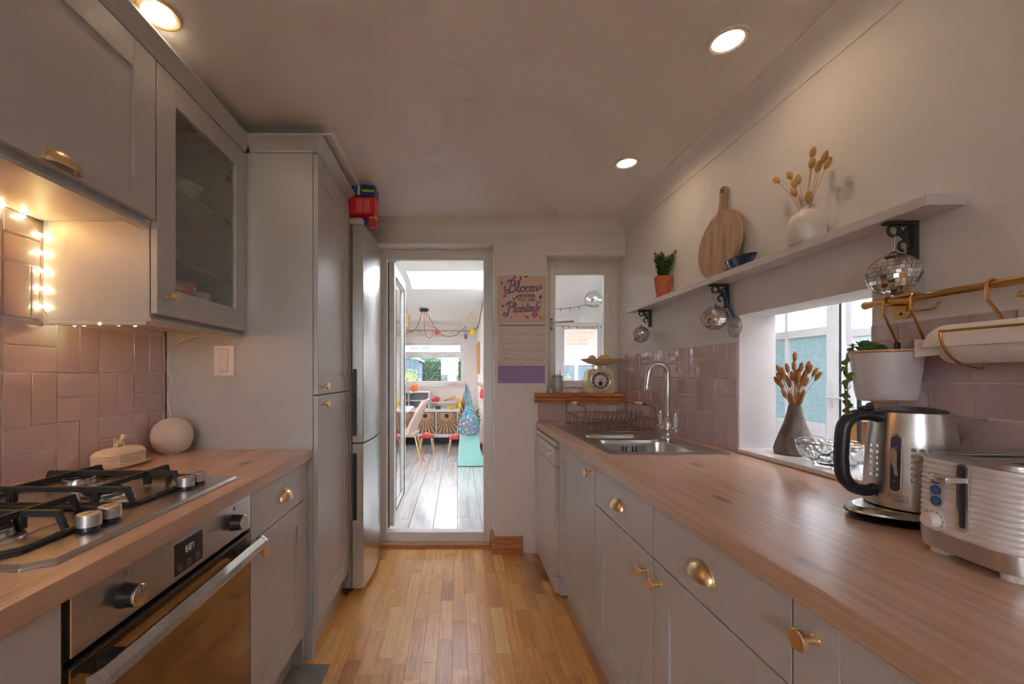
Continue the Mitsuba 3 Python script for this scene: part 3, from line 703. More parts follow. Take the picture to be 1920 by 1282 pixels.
# ------------------------------------------------------------------ dishwasher
k = thing('dishwasher', 'white freestanding dishwasher under the far end of the right worktop', 'dishwasher')
part(k, 'body', box(0.560, XR-.05, 2.284, 2.842, 0.02, 0.846, .003), 'appliance_white')
part(k, 'lid', box(0.535, 0.562, 2.284, 2.842, 0.808, 0.836, .006), 'appliance_white')
part(k, 'control_panel', box(0.530, 0.5595, 2.284, 2.842, 0.705, 0.805, .004), 'appliance_white')
part(k, 'door', box(0.529, 0.5595, 2.284, 2.842, 0.115, 0.702, .004), 'appliance_white')
part(k, 'kick_panel', box(0.533, 0.5595, 2.284, 2.842, 0.02, 0.112, .003), 'appliance_white')
part(k, 'dial', lathe([(0, 0), (.022, 0), (.020, .014), (0, .016)], 28, .530, 2.40, .757, '-x'), 'white_plastic', 30)
part(k, 'grip', tube(spline([(.530, 2.60, .772), (.518, 2.585, .765), (.516, 2.55, .755), (.518, 2.515, .765), (.530, 2.50, .772)], 5), .005, 8), 'white_plastic', True)
for y in (2.31, 2.81):
    part(k, 'foot', lathe([(0, 0), (.018, 0), (.018, .022), (0, .022)], 16, .60, y, 0), 'black_plastic')

# ------------------------------------------------------------------ oven
k = thing('oven', 'built-in oven with a steel control strip and brown glass door below the hob', 'oven')
OY0, OY1, OX = 0.684, 1.2795, FL+0.002
part(k, 'body', box(OX-.03, XL+.08, OY0+.004, OY1-.004, 0.252, 0.8505), 'black_iron')
part(k, 'side_gap', box(OX-.012, OX-.03, 0.673, 0.6835, .15, .851), 'shadow_gap')
ctl = part(k, 'control_panel', box(OX-.028, OX, OY0, OY1, 0.744, 0.847, .0015), 'steel_brushed')
def oven_knob(y, z):
    b = lathe([(0, 0), (.0225, 0), (.0225, .004), (.0215, .006), (.0195, .026), (0, .026)], 36, OX, y, z, 'x')
    c = lathe([(0, .026), (.0195, .026), (.0205, .0275), (.0205, .031), (.019, .0328), (0, .033)], 36, OX, y, z, 'x')
    return b, c
for y in (0.793, 1.183):
    b, c = oven_knob(y, 0.792)
    kk = part(k, 'knob', b, 'black_plastic', 30)
    part(kk, 'cap', c, 'chrome', 30, 'polished cap')
    part(kk, 'pointer', box(OX+.0329, OX+.0335, y-.001, y+.001, .798, .811), 'dark_print')
sc = part(k, 'display', box(OX-.01, OX+.0012, 0.931, 1.036, 0.757, 0.828, .0005), 'screen_black')
part(sc, 'bezel', cat(box(OX, OX+.0016, .929, .931, .755, .830), box(OX, OX+.0016, 1.036, 1.038, .755, .830), box(OX, OX+.0016, .931, 1.036, .828, .830), box(OX, OX+.0016, .931, 1.036, .755, .757)), 'steel')
def seg_digits(s, y0, z0, w, hh, t=.0010):
    on = {'0': 'abcdef', '1': 'bc', '5': 'afgcd', '7': 'abc'}
    ms = []
    y = y0
    for ch in s:
        if ch == ':':
            ms += [box(0, .0004, y, y+t, z0+hh*.3, z0+hh*.3+t), box(0, .0004, y, y+t, z0+hh*.65, z0+hh*.65+t)]; y += t*3; continue
        S = {'a': (y, y+w, z0+hh-t, z0+hh), 'd': (y, y+w, z0, z0+t), 'g': (y, y+w, z0+hh/2-t/2, z0+hh/2+t/2), 'f': (y, y+t, z0+hh/2, z0+hh),
             'b': (y+w-t, y+w, z0+hh/2, z0+hh), 'e': (y, y+t, z0, z0+hh/2), 'c': (y+w-t, y+w, z0, z0+hh/2)}
        ms += [box(0, .0004, *S[q]) for q in on[ch]]
        y += w+t*1.8
    return cat(*ms)
dg = seg_digits('15:07', .966, .797, .0065, .014); dg.apply_translation([OX+.0012, 0, 0])
scene['display_light'] = dict(type='twosided', bsdf=dict(type='diffuse', reflectance=rgb(.5, .5, .5)))
part(sc, 'digits', dg, 'display_light', label='clock digits reading 15:07', emitter=dict(type='area', radiance=rgb(.22, .21, .20), sampling_weight=0.02))
for y in (.950, .984, 1.018):
    part(sc, 'symbol', cat(frame_rect(y-.006, y+.006, 0, .012, 0, .0004, .0007, 0).apply_transform(np.array([[0, 1, 0, OX+.0012], [1, 0, 0, 0], [0, 0, 1, .765], [0, 0, 0, 1.0]])), box(OX+.0012, OX+.0016, y-.003, y+.003, .7705, .7713)), 'calendar_line')
sy = frame_rect(.790, .801, .826, .837, 0, .0003, .0006, 0)
sy.apply_transform(np.array([[0, 1, 0, OX+.0], [1, 0, 0, 0], [0, 0, 1, 0], [0, 0, 0, 1.0]]))
part(k, 'symbol', cat(sy, box(OX, OX+.0003, .794, .797, .830, .833), box(OX, OX+.0003, .807, .815, .828, .829), box(OX, OX+.0003, 1.18, 1.19, .826, .834)), 'dark_print')
part(k, 'vent_gap', box(OX-.02, OX-.03, OY0, OY1, .722, .744), 'shadow_gap')
dr_ = part(k, 'door', box(OX-.028, OX-.002, OY0, OY1, 0.252, 0.726, .0015), 'oven_glass', label='dark brown reflective glass door')
part(dr_, 'trim_strip', box(OX-.03, OX-.0015, OY0+.001, OY1-.001, .7265, .731, .0005), 'black_plastic')
hp = [(OX+.028, .689), (OX+.044, .684), (OX+.052, .694), (OX+.050, .706), (OX+.036, .716), (OX+.026, .710)]
hb = prism(Polygon(hp).buffer(.002), 0.585, 'xz', OY0+.006)
hn = part(dr_, 'handle', hb, 'polished_steel', 30, 'polished steel bar handle')
for y in (OY0+.002, OY0+.583): part(hn, 'end_cap', prism(Polygon(hp).buffer(.004), .012, 'xz', y), 'chrome', 30)
for y in (OY0+.05, OY1-.085): part(hn, 'bracket', box(OX-.003, OX+.034, y, y+.035, .685, .712, .002), 'black_plastic')

# ------------------------------------------------------------------ gas hob
k = thing('gas_hob', 'stainless steel gas hob with black pan supports set into the left worktop', 'hob')
hp0 = Polygon([(-1.165, .672), (-.700, .672), (-.662, .700), (-.662, 1.275), (-1.165, 1.275)]).buffer(-.006).buffer(.006)
top = Polygon(hp0.exterior).buffer(-.006)
def ring(poly, z): return np.array([(x, y, z) for x, y in poly.exterior.coords[:-1]])
part(k, 'plate', hull(np.vstack([ring(hp0, WT+.0005), ring(hp0, WT+.004), ring(top, WT+.010)])), 'steel_brushed', 20)
ZP = WT+.010
for x, y, r in ((-.860, 1.025, .043), (-1.045, 1.165, .036), (-.862, .775, .034), (-1.05, .84, .052)):
    part(k, 'burner', lathe([(0, 0), (r*1.5, 0), (r*1.45, .004), (r*1.05, .007), (r*1.05, .0085), (r, .012), (r, .019), (r*.93, .021), (0, .021)], 36, x, y, ZP), 'steel', 30, 'grey burner ring')
    part(k, 'burner_cap', lathe([(0, 0), (r*.86, 0), (r*.9, .003), (r*.86, .007), (0, .0085)], 36, x, y, ZP+.021), 'black_iron', 30)
def pan_support(y0, y1, xs, ysl):
    zt = ZP+.043
    ms = []
    loop = [(-.76, y0+.01), (-.745, y0+.03), (-.745, y1-.03), (-.76, y1-.01), (-1.12, y1-.01), (-1.135, y1-.03), (-1.135, y0+.03), (-1.12, y0+.01)]
    p = np.array([(x, y, ZP+.006) for x, y in loop])
    ms.append(tube(np.vstack([np.linspace(p[i], p[(i+1) % 8], 3)[:-1] for i in range(8)]), .0055, 6, closed=True))
    def arm(a, b, legs):
        a, b = np.array(a), np.array(b)
        d = (b-a)/np.linalg.norm(b-a)
        n = np.array([-d[1], d[0]])
        w, hh = .0045, .006
        q = []
        L = np.linalg.norm(b-a)
        sh = Polygon([(0, zt-hh*2), (0, zt-.002), (.003, zt), (L-.003, zt), (L, zt-.002), (L, zt-hh*2)])
        sh = sh.union(Polygon([(0, zt-hh), (.012, zt-hh), (-.004, ZP+.002), (-.014, ZP+.002)])) if legs[0] else sh
        sh = sh.union(Polygon([(L, zt-hh), (L-.012, zt-hh), (L+.004, ZP+.002), (L+.014, ZP+.002)])) if legs[1] else sh
        m = trimesh.creation.extrude_polygon(sh, 2*w, engine='earcut')
        v = m.vertices
        return trimesh.Trimesh(np.stack([a[0]+d[0]*v[:, 0]+n[0]*(v[:, 2]-w), a[1]+d[1]*v[:, 0]+n[1]*(v[:, 2]-w), v[:, 1]], 1), m.faces, process=False)
    for y in ysl: ms.append(arm((-.765, y), (-1.115, y), (1, 1)))
    for x in xs: ms.append(arm((x, y0+.025), (x, y1-.025), (1, 1)))
    for x in xs:
        for y in ysl: ms.append(box(x-.008, x+.008, y-.008, y+.008, ZP+.006, zt-.006, .002))
    return cat(*ms)
part(k, 'pan_support', pan_support(.690, .955, (-.845, -1.04), (.815,)), 'black_iron')
part(k, 'pan_support', pan_support(.958, 1.255, (-.845, -1.04), (.985, 1.150)), 'black_iron')
for y in (.832, .882, 1.130, 1.182):
    kn = part(k, 'knob', lathe([(0, .008), (.0205, .008), (.0205, .029), (.0195, .031), (.0175, .0318), (0, .0315)], 36, -.727, y, ZP), 'satin_metal', 30, 'round steel control knob' if y < .84 else None)
    part(kn, 'collar', lathe([(0, 0), (.018, 0), (.017, .008), (0, .008)], 30, -.727, y, ZP), 'black_plastic')
    part(kn, 'pointer', box(-.728, -.726, y-.015, y+.015, ZP+.0312, ZP+.0321), 'dark_print')

# ------------------------------------------------------------------ left worktop things
k = thing('butter_dish', 'cream butter dish with a dog-shaped knob behind the hob', 'butter dish')
def oval(rx, ry, z, n=40, p=2.5):
    a = np.arange(n)*2*PI/n
    return np.stack([np.sign(np.cos(a))*np.abs(np.cos(a))**(2/p)*rx, np.sign(np.sin(a))*np.abs(np.sin(a))**(2/p)*ry, np.full(n, z)], 1)
def loft(rings, closed_top=True, closed_bottom=True):
    n = len(rings[0]); P = np.array(rings)
    i, j = np.meshgrid(np.arange(len(rings)-1), np.arange(n), indexing='ij')
    q = np.stack([i*n+j, i*n+(j+1) % n, (i+1)*n+(j+1) % n, (i+1)*n+j], -1).reshape(-1, 4)
    v = P.reshape(-1, 3); f = [q[:, [0, 1, 2]], q[:, [0, 2, 3]]]
    kk = np.arange(n)
    if closed_bottom:
        v = np.vstack([v, P[0].mean(0)]); f.append(np.stack([kk*0+len(v)-1, (kk+1) % n, kk], 1))
    if closed_top:
        v = np.vstack([v, P[-1].mean(0)]); f.append(np.stack([kk*0+len(v)-1, (len(rings)-1)*n+kk, (len(rings)-1)*n+(kk+1) % n], 1))
    return trimesh.Trimesh(v, np.vstack(f), process=False)
bx, by, brz = -1.150, 1.435, -.08
part(k, 'plate', move(loft([oval(.040, .080, 0), oval(.052, .098, .008), oval(.056, .104, .012), oval(.054, .102, .013), oval(.044, .088, .009)]), bx, by, WT, brz), 'cream_ceramic', 40)
rr = [(.046, .088, .009)]
for i in range(7): rr += [(.0478, .0898, .013+i*.006), (.0462, .0882, .0165+i*.006)]
rr += [(.045, .086, .054), (.038, .076, .062), (.026, .058, .067), (.012, .03, .069)]
ld = part(k, 'lid', move(loft([oval(*q) for q in rr]), bx, by, WT, brz), 'cream_ceramic', 28)
dog = [blob(.0095, 2, 0, -.004, .082, (.8, 1.5, .95)), blob(.0078, 2, 0, .011, .094, (.85, 1, 1.25)), blob(.0075, 2, 0, .016, .103, (.85, 1.1, .9)), blob(.0042, 1, 0, .024, .101, (.9, 1.3, .8)),
       blob(.003, 1, .005, .014, .106, (.6, .8, 1.5)), blob(.003, 1, -.005, .014, .106, (.6, .8, 1.5)), tube([(0, -.016, .084), (0, -.021, .092), (0, -.020, .098)], .0022, 6)]
for sx in (-1, 1):
    dog += [tube([(sx*.0045, .010, .084), (sx*.0045, .011, .067)], [.0034, .003], 8), tube([(sx*.0048, -.013, .081), (sx*.0048, -.015, .067)], [.0042, .003], 8)]
part(ld, 'dog_knob', move(cat(*dog), bx, by, WT, brz), 'cream_ceramic', True, 'small dog figure as a knob')
k = thing('smart_speaker', 'round beige fabric speaker on the left worktop in the corner', 'speaker')
part(k, 'body', move(lathe([(0, .002), (.035, .003), (.05, .010), (.064, .028), (.073, .055), (.0735, .072), (.069, .097), (.056, .120), (.036, .134), (.015, .1395), (0, .140)], 48), -1.143, 1.692, WT), 'speaker_fabric', True)
part(k, 'foot', lathe([(0, 0), (.034, 0), (.034, .004), (0, .004)], 32, -1.143, 1.692, WT), 'white_plastic')
k = thing('light_switch', 'white dimmer switch plate on the side of the tall larder cupboard', 'switch')
part(k, 'plate', box(-1.024, -.936, LY-.008, LY-.0002, 1.199, 1.331, .003), 'white_plastic')
part(k, 'paddle', box(-1.000, -.960, LY-.012, LY-.007, 1.218, 1.314, .002), 'white_gloss')
part(k, 'rocker', box(-.985, -.963, LY-.0145, LY-.0115, 1.232, 1.262, .001), 'white_plastic')
part(k, 'symbol', box(-.978, -.970, LY-.0147, LY-.0143, 1.246, 1.2475), 'calendar_line')

# fairy lights under the wall cabinets
bul, wire = [], []
xw = XL+.016
for y in np.arange(.66, 1.235, .058): bul.append((xw+.004, y, 1.652-.002*math.sin(y*60)))
for z in np.arange(1.615, 1.375, -.052): bul.append((xw+.003, 1.232, z))
for x, y in zip(np.linspace(-1.20, -.98, 7), 1.262+.02*np.sin(np.arange(7)*1.3)): bul.append((x, y, 1.357))
k = thing('fairy_lights', 'string of warm fairy lights along the wall cabinets above the hob', 'string lights')
wp = [(xw, .60, 1.652)]+[(b[0]-.001, b[1], b[2]+.004) for b in bul]+[(-.95, 1.30, 1.356), (-.99, 1.62, 1.356), (-1.11, 1.735, 1.352)]
part(k, 'wire', tube(spline(wp, 3), .0013, 5), 'dry_stem')
scene['bulb_skin'] = dict(type='diffuse', reflectance=rgb(.6, .4, .2))
for b in bul:
    part(k, 'bulb', blob(.0048, 1, *b), 'bulb_skin', emitter=dict(type='area', radiance=rgb(*FAIRY), sampling_weight=0.35))
k = thing('thin_cable', 'thin pale cable hanging from the wall cabinet down behind the speaker', 'cable')
part(k, 'cord', tube(spline([(-1.11, 1.765, 1.362), (-1.175, 1.757, 1.33), (-1.205, 1.755, 1.24), (-1.190, 1.757, 1.18), (-1.208, 1.757, 1.10), (-1.192, 1.757, 1.02), (-1.205, 1.76, .90)], 8), .0016, 6), 'white_plastic')

# ------------------------------------------------------------------ sink, tap, dish rack
k = thing('kitchen_sink', 'stainless steel sink with one and a half bowls and a ribbed drainer', 'sink')
def rrect(x0, x1, y0, y1, r): return sbox(x0+r, y0+r, x1-r, y1-r).buffer(r, 10)
outer = rrect(.592, 1.074, 1.648, 2.615, .012)
bowl1, bowl2 = rrect(.640, 1.000, 1.700, 2.020, .07), rrect(.640, .940, 2.065, 2.215, .05)
plate = outer.difference(bowl1).difference(bowl2)
part(k, 'rim', prism(plate, .0012, 'xy', WT+.0022), 'sink_steel')
part(k, 'edge', cat(prism(outer.difference(outer.buffer(-.007)), .0045, 'xy', WT+.0004)), 'sink_steel', 30)
def bowl(poly, depth, name):
    n = 64
    def r(pl, z):
        L = pl.exterior.length
        return np.array([(*pl.exterior.interpolate(i*L/n).coords[0], z) for i in range(n)])
    z = WT+.0032
    m = loft([r(poly.buffer(.003), z), r(poly.buffer(-.001), z-.003), r(poly.buffer(-.006), z-.02), r(poly.buffer(-.016), z-depth+.03), r(poly.buffer(-.03), z-depth+.006), r(poly.buffer(-.05), z-depth)], True, False)
    return part(k, name, m, 'sink_steel', 50)
b1 = bowl(bowl1, .165, 'bowl'); b2 = bowl(bowl2, .10, 'bowl')
for x in (.790, .806, .838, .854): part(b1, 'overflow_slot', box(x-.0035, x+.0035, 2.0085, 2.013, WT-.055, WT-.028, .001), 'black_plastic')
part(b1, 'drain', lathe([(0, .001), (.03, .001), (.042, .004), (.042, 0)], 30, .82, 1.86, WT-.1615), 'chrome', 30)
for i in range(9):
    x = .685+i*.04
    part(k, 'drainer_rib', move(hull([(sx*.004, sy, z) for sx in (-1, 1) for sy in (2.275, 2.56) for z in (0,)]+[(sx*.0015, sy, .0025) for sx in (-1, 1) for sy in (2.28, 2.555)]), x, 0, WT+.0034), 'sink_steel')
part(k, 'tap_ledge', box(.955, 1.065, 1.70, 2.50, WT+.0034, WT+.0042, .0003), 'sink_steel')
k = thing('mixer_tap', 'chrome swan-neck mixer tap with white ceramic lever handles', 'tap')
tx, ty, tz = 1.022, 2.045, WT+.0042
part(k, 'base', lathe([(0, 0), (.030, 0), (.030, .004), (.022, .010), (.018, .024), (.019, .034), (.026, .042), (.027, .052), (.022, .060), (.023, .070), (.020, .084), (.013, .098), (.012, .104)], 36, tx, ty, tz), 'chrome', 40)
arc = [(tx, ty, tz+.10), (tx, ty, tz+.20), (tx, ty, tz+.30)]
arc += [(tx-.046+.046*math.cos(a), ty-.0+.000*a, tz+.315+.048*math.sin(a)) for a in np.linspace(.15, PI-.1, 9)]
arc += [(tx-.097, ty, tz+.285), (tx-.101, ty, tz+.255)]
part(k, 'spout', tube(spline(arc, 6), [.0118]*1, 16), 'chrome', True)
part(k, 'aerator', lathe([(0, 0), (.0125, 0), (.0135, .004), (.0135, .018), (.012, .022)], 24, tx-.1015, ty, tz+.236), 'chrome', 30)
for s in (-1, 1):
    y = ty+s*.074
    v = part(k, 'valve', cat(tube([(tx, ty+s*.02, tz+.047), (tx, ty+s*.085, tz+.047)], .009, 14), lathe([(0, -.013), (.010, -.011), (.0155, -.004), (.0155, .008), (.010, .014), (.007, .018)], 24, tx, y, tz+.047), lathe([(0, -.032), (.004, -.030), (.005, -.02), (.007, -.012)], 16, tx, y, tz+.047)), 'chrome', 40)
    part(v, 'lever', lathe([(.0065, .014), (.0075, .018), (.0095, .040), (.0105, .062), (.0095, .068), (0, .068)], 24, tx, y, tz+.047), 'white_gloss', 40, 'white ceramic lever')
    part(v, 'finial', lathe([(0, .068), (.006, .069), (.004, .074), (.0055, .079), (.0035, .084), (0, .085)], 18, tx, y, tz+.047), 'chrome', 40)
k = thing('dish_rack', 'dark wire dish rack with wooden grips standing on the drainer', 'dish rack')
zx = WT+.006
RX0, RX1, RY0, RY1 = .668, 1.030, 2.185, 2.575
ms = []
def rect_wire(z, r, i=0.0): return tube([(RX0+i, RY0+i, z), (RX1-i, RY0+i, z), (RX1-i, RY1-i, z), (RX0+i, RY1-i, z)], r, 6, closed=True)
def wire_poly(pts, r, n=6): return cat(*[tube([pts[i], pts[i+1]], r, n) for i in range(len(pts)-1)])
rails = []
for z in (zx+.018, zx+.078):
    rails.append(wire_poly([(RX0, RY0, z), (RX1, RY0, z), (RX1, RY1, z), (RX0, RY1, z), (RX0, RY0, z)], .0024))
part(k, 'frame', cat(*rails), 'wire_rust')
for x in (RX0, RX1):
    pts = [(x, RY0, zx), (x, RY0, zx+.115), (x, RY0+.012, zx+.138), (x, RY0+.05, zx+.146), (x, RY1-.05, zx+.146), (x, RY1-.012, zx+.138), (x, RY1, zx+.115), (x, RY1, zx)]
    hh = part(k, 'end_loop', wire_poly(pts, .0030, 8), 'wire_rust')
    part(hh, 'grip', lathe([(0, -.06), (.0085, -.06), (.0095, -.05), (.0095, .05), (.0085, .06), (0, .06)], 16, x, (RY0+RY1)/2, zx+.146, 'y'), 'light_wood', 30, 'pale wooden grip')
    part(hh, 'ferrule', cat(*[lathe([(0, -.005), (.0102, -.005), (.0102, .005), (0, .005)], 16, x, (RY0+RY1)/2+s*.062, zx+.146, 'y') for s in (-1, 1)]), 'wire_rust')
part(k, 'base_wires', cat(*[tube([(RX0, y, zx+.018), (RX1, y, zx+.018)], .0016, 5) for y in np.linspace(RY0+.03, RY1-.03, 9)], *[tube([(x, RY0, zx+.018), (x, RY1, zx+.018)], .0016, 5) for x in np.linspace(RX0+.04, RX1-.04, 5)]), 'wire_rust')
for x, y in [(x, y) for x in (RX0, RX1) for y in np.linspace(RY0+.08, RY1-.08, 4)]+[(x, y) for y in (RY0, RY1) for x in np.linspace(RX0+.06, RX1-.06, 5)]:
    part(k, 'upright', tube([(x, y, zx+.018), (x, y, zx+.078)], .0016, 5), 'wire_rust')
for x in np.linspace(RX0+.028, RX1-.028, 13):
    for y in (RY0+.13,):
        part(k, 'plate_prong', wire_poly([(x, y, zx+.018), (x+.002, y, zx+.10), (x+.006, y, zx+.112), (x+.014, y, zx+.09), (x+.018, y+.10, zx+.018)], .0018, 5), 'wire_rust')

# ------------------------------------------------------------------ shelf, brackets and what stands and hangs there
SZ, SX0 = 1.6116, 1.0506
k = thing('shelf', 'long narrow grey-painted wooden shelf on the right wall', 'shelf')
part(k, 'board', box(SX0, XR-.0005, .940, 2.610, SZ-.0255, SZ, .0012), 'shelf_paint')
def scroll(cx, cz, r, a0, a1, n=16, k=0.0): return [(cx+(r*(1-k*i/n))*math.cos(a), cz+(r*(1-k*i/n))*math.sin(a)) for i, a in enumerate(np.linspace(a0, a1, n))]
zb = SZ-.0255
where = ['under the far end of the shelf', 'under the middle of the shelf, above the blue ribbon', 'under the near end of the shelf']
for y, w in zip((2.474, 1.769, 1.046), where):
    k = thing('shelf_bracket', 'black cast iron scroll bracket '+w, 'bracket', 'brackets under the shelf')
    arm = Polygon([(XR-.0005, zb), (1.068, zb), (1.060, zb-.004), (1.064, zb-.008), (XR-.012, zb-.009), (XR-.012, zb-.085), (XR-.015, zb-.093), (XR-.008, zb-.100), (XR-.0005, zb-.098)])
    part(k, 'arm', prism(arm, .018, 'xz', y-.009), 'black_iron')
    part(k, 'scroll', cat(*[tube(np.array([(px, y, pz) for px, pz in s]), .0035, 6) for s in (
        scroll(1.083, zb-.022, .0135, 2.3, 8.0), scroll(1.105, zb-.018, .0095, 1.0, 6.6), scroll(1.109, zb-.060, .0125, -.6, 4.6), [(1.093, zb-.013), (1.105, zb-.026), (1.115, zb-.033), (1.119, zb-.050), (1.122, zb-.060)], [(1.096, zb-.028), (1.108, zb-.040), (1.124, zb-.046)])]), 'black_iron', True)
    part(k, 'bolt', lathe([(0, .003), (.005, .002), (.006, 0)], 12, XR-.012, y, zb-.02, '-x'), 'black_iron')
def mirror_ball(x, y, z, r, hook, label, seed):
    k = thing('mirror_ball', label, 'mirror ball', 'mirror balls')
    part(k, 'core', blob(r*.975, 3, x, y, z), 'ball_core', True)
    rr = np.random.default_rng(seed)
    n, V, Fc = 15, [], []
    for i in range(n):
        t0, t1 = -PI/2+PI*(i+.05)/n, -PI/2+PI*(i+.95)/n
        tm = (t0+t1)/2
        kk = max(5, int(round(2*n*math.cos(tm))))
        for j in range(kk):
            a0, a1 = 2*PI*(j+.05)/kk, 2*PI*(j+.95)/kk
            q = np.array([[math.cos(t)*math.cos(a), math.cos(t)*math.sin(a), math.sin(t)] for t, a in ((t0, a0), (t0, a1), (t1, a1), (t1, a0))])*r
            nn = q.mean(0); nn /= np.linalg.norm(nn)
            off = rr.normal(0, .0005, 2)
            q = q+nn*.0004+np.outer([off[0]+off[1], off[0]-off[1], -off[0]-off[1], -off[0]+off[1]], nn)
            b = len(V); V += list(q+[x, y, z]); Fc += [[b, b+1, b+2], [b, b+2, b+3]]
    part(k, 'mirror_facets', trimesh.Trimesh(V, Fc, process=False), 'mirror', False, 'small square mirror facets', 'stuff')
    part(k, 'cap', lathe([(r*.28, -.003), (r*.2, .003), (r*.1, .008), (r*.1, .014), (0, .014)], 16, x, y, z+r*.97), 'chrome', 30)
    part(k, 'hanger', tube([(x, y-.003, z+r*.97+.012), (x-.0, y-.004, hook), (x, y+.004, hook), (x, y+.003, z+r*.97+.012)], .0006, 4), 'white_plastic')
mirror_ball(1.079, 2.474, 1.442, .0475, zb-.034, 'smallest mirror ball, hanging at the far end of the shelf', 1)
mirror_ball(1.0815, 1.769, 1.444, .050, zb-.034, 'mirror ball hanging from the middle bracket of the shelf', 2)
mirror_ball(1.083, 1.046, 1.4546, .0505, zb-.034, 'largest mirror ball, hanging at the near end above the brass rail', 3)
k = thing('glass_tag', 'clear round hanging tag on a dark blue ribbon behind the middle mirror ball', 'hanging ornament')
part(k, 'disc', lathe([(0, 0), (.043, 0), (.043, .003), (0, .003)], 40, 1.1365, 1.722, 1.402, '-x'), 'thin_ware', 30)
part(k, 'rim', tube([(1.1350, 1.722+.043*math.cos(a), 1.402+.043*math.sin(a)) for a in np.linspace(0, 2*PI, 40, endpoint=False)], .0014, 6, closed=True), 'ball_core', True)
part(k, 'writing', tube([(1.1328, 1.741-.038*t, 1.403+.005*math.sin(t*31)+.002*math.sin(t*13)) for t in np.linspace(0, 1, 60)], .0009, 5), 'calendar_line', label='small grey scrawled word')
part(k, 'ribbon', cat(tube([(1.133, 1.728, 1.445), (1.124, 1.752, 1.50), (1.1195, 1.765, 1.555)], [.004, .006, .005], 6), tube([(1.134, 1.722, 1.443), (1.122, 1.748, 1.50), (1.1165, 1.762, 1.556)], [.003, .005, .005], 6)), 'blue_ribbon')

# plant pot
k = thing('potted_plant', 'small dark green shrub in a terracotta pot at the far end of the shelf', 'potted plant')
px, py = 1.092, 2.235
part(k, 'pot', lathe([(0, 0), (.030, 0), (.0405, .080), (.0415, .081), (.0445, .112), (.041, .112), (.038, .09), (.034, .088), (0, .088)], 36, px, py, SZ), 'terracotta', 30)
part(k, 'soil', lathe([(0, .096), (.038, .095), (.038, .085)], 24, px, py, SZ), 'soil')
r = np.random.default_rng(3)
cs, ds, stems = [], [], []
for i in range(34):
    a, ln = r.uniform(0, 2*PI), r.uniform(.09, .155)
    lean = r.uniform(.08, .50)
    p0 = np.array([px, py, SZ+.095])
    d = np.array([math.cos(a)*lean*.8, math.sin(a)*lean, 1.0]); d /= np.linalg.norm(d)
    p1 = p0+d*ln; p1[0] = min(p1[0], XR-.008)
    stems.append(tube([p0+[.02*math.cos(a), .02*math.sin(a), 0], (p0+p1)/2, p1], .0012, 5))
    for t in np.linspace(.1, 1, 22):
        for q in range(3):
            b = r.uniform(0, 2*PI)
            cs.append(p0+(p1-p0)*t+[.012*math.cos(a)*(1-t), .012*math.sin(a)*(1-t), 0]); ds.append([math.cos(b)*.8, math.sin(b)*.8, .7])
part(k, 'stems', cat(*stems), 'stem_brown', kind='stuff')
part(k, 'leaves', leaf_cloud(cs, ds, .019, .006, 4), 'plant_leaf', kind='stuff')

# chopping board leaning on the wall
k = thing('chopping_board', 'round wooden chopping board with a handle leaning on the wall on the shelf', 'chopping board')
disc = Point(0, .141).buffer(.141, 40)
hnd = Polygon([(-.030, .270), (-.015, .295), (-.0125, .33), (-.015, .375), (-.012, .388), (0, .392), (.012, .388), (.015, .375), (.0125, .33), (.015, .295), (.030, .270)])
bd = disc.union(hnd).buffer(.012).buffer(-.024).buffer(.012).difference(Point(0, .37).buffer(.0085))
bm = cat(prism(bd.buffer(-.003), .003, 'yz', .0), prism(bd, .012, 'yz', .003), prism(bd.buffer(-.003), .003, 'yz', .015))
tl = math.atan2(.030, .385)
v = bm.vertices
v = np.stack([v[:, 0]*math.cos(tl)+v[:, 2]*math.sin(tl), v[:, 1], v[:, 2]*math.cos(tl)-v[:, 0]*math.sin(tl)], 1)
v = v-[v[:, 0].max(), 0, v[:, 2].min()]
bm.vertices = v+[XR-.0008, 1.782, SZ+.0002]
part(k, 'board', bm, 'board_wood', 30)

k = thing('blue_dish', 'small dark blue glazed dish on the shelf beside the chopping board', 'dish')
dd = []
for z, s in ((0, .55), (.004, .62), (.022, .86), (.040, 1.0), (.042, .98), (.040, .94), (.022, .8), (.008, .5)):
    dd.append(oval(.030*s, .082*s, z, 40, 2.0))
part(k, 'dish', move(loft(dd), 1.084, 1.612, SZ), 'blue_glaze', 50)

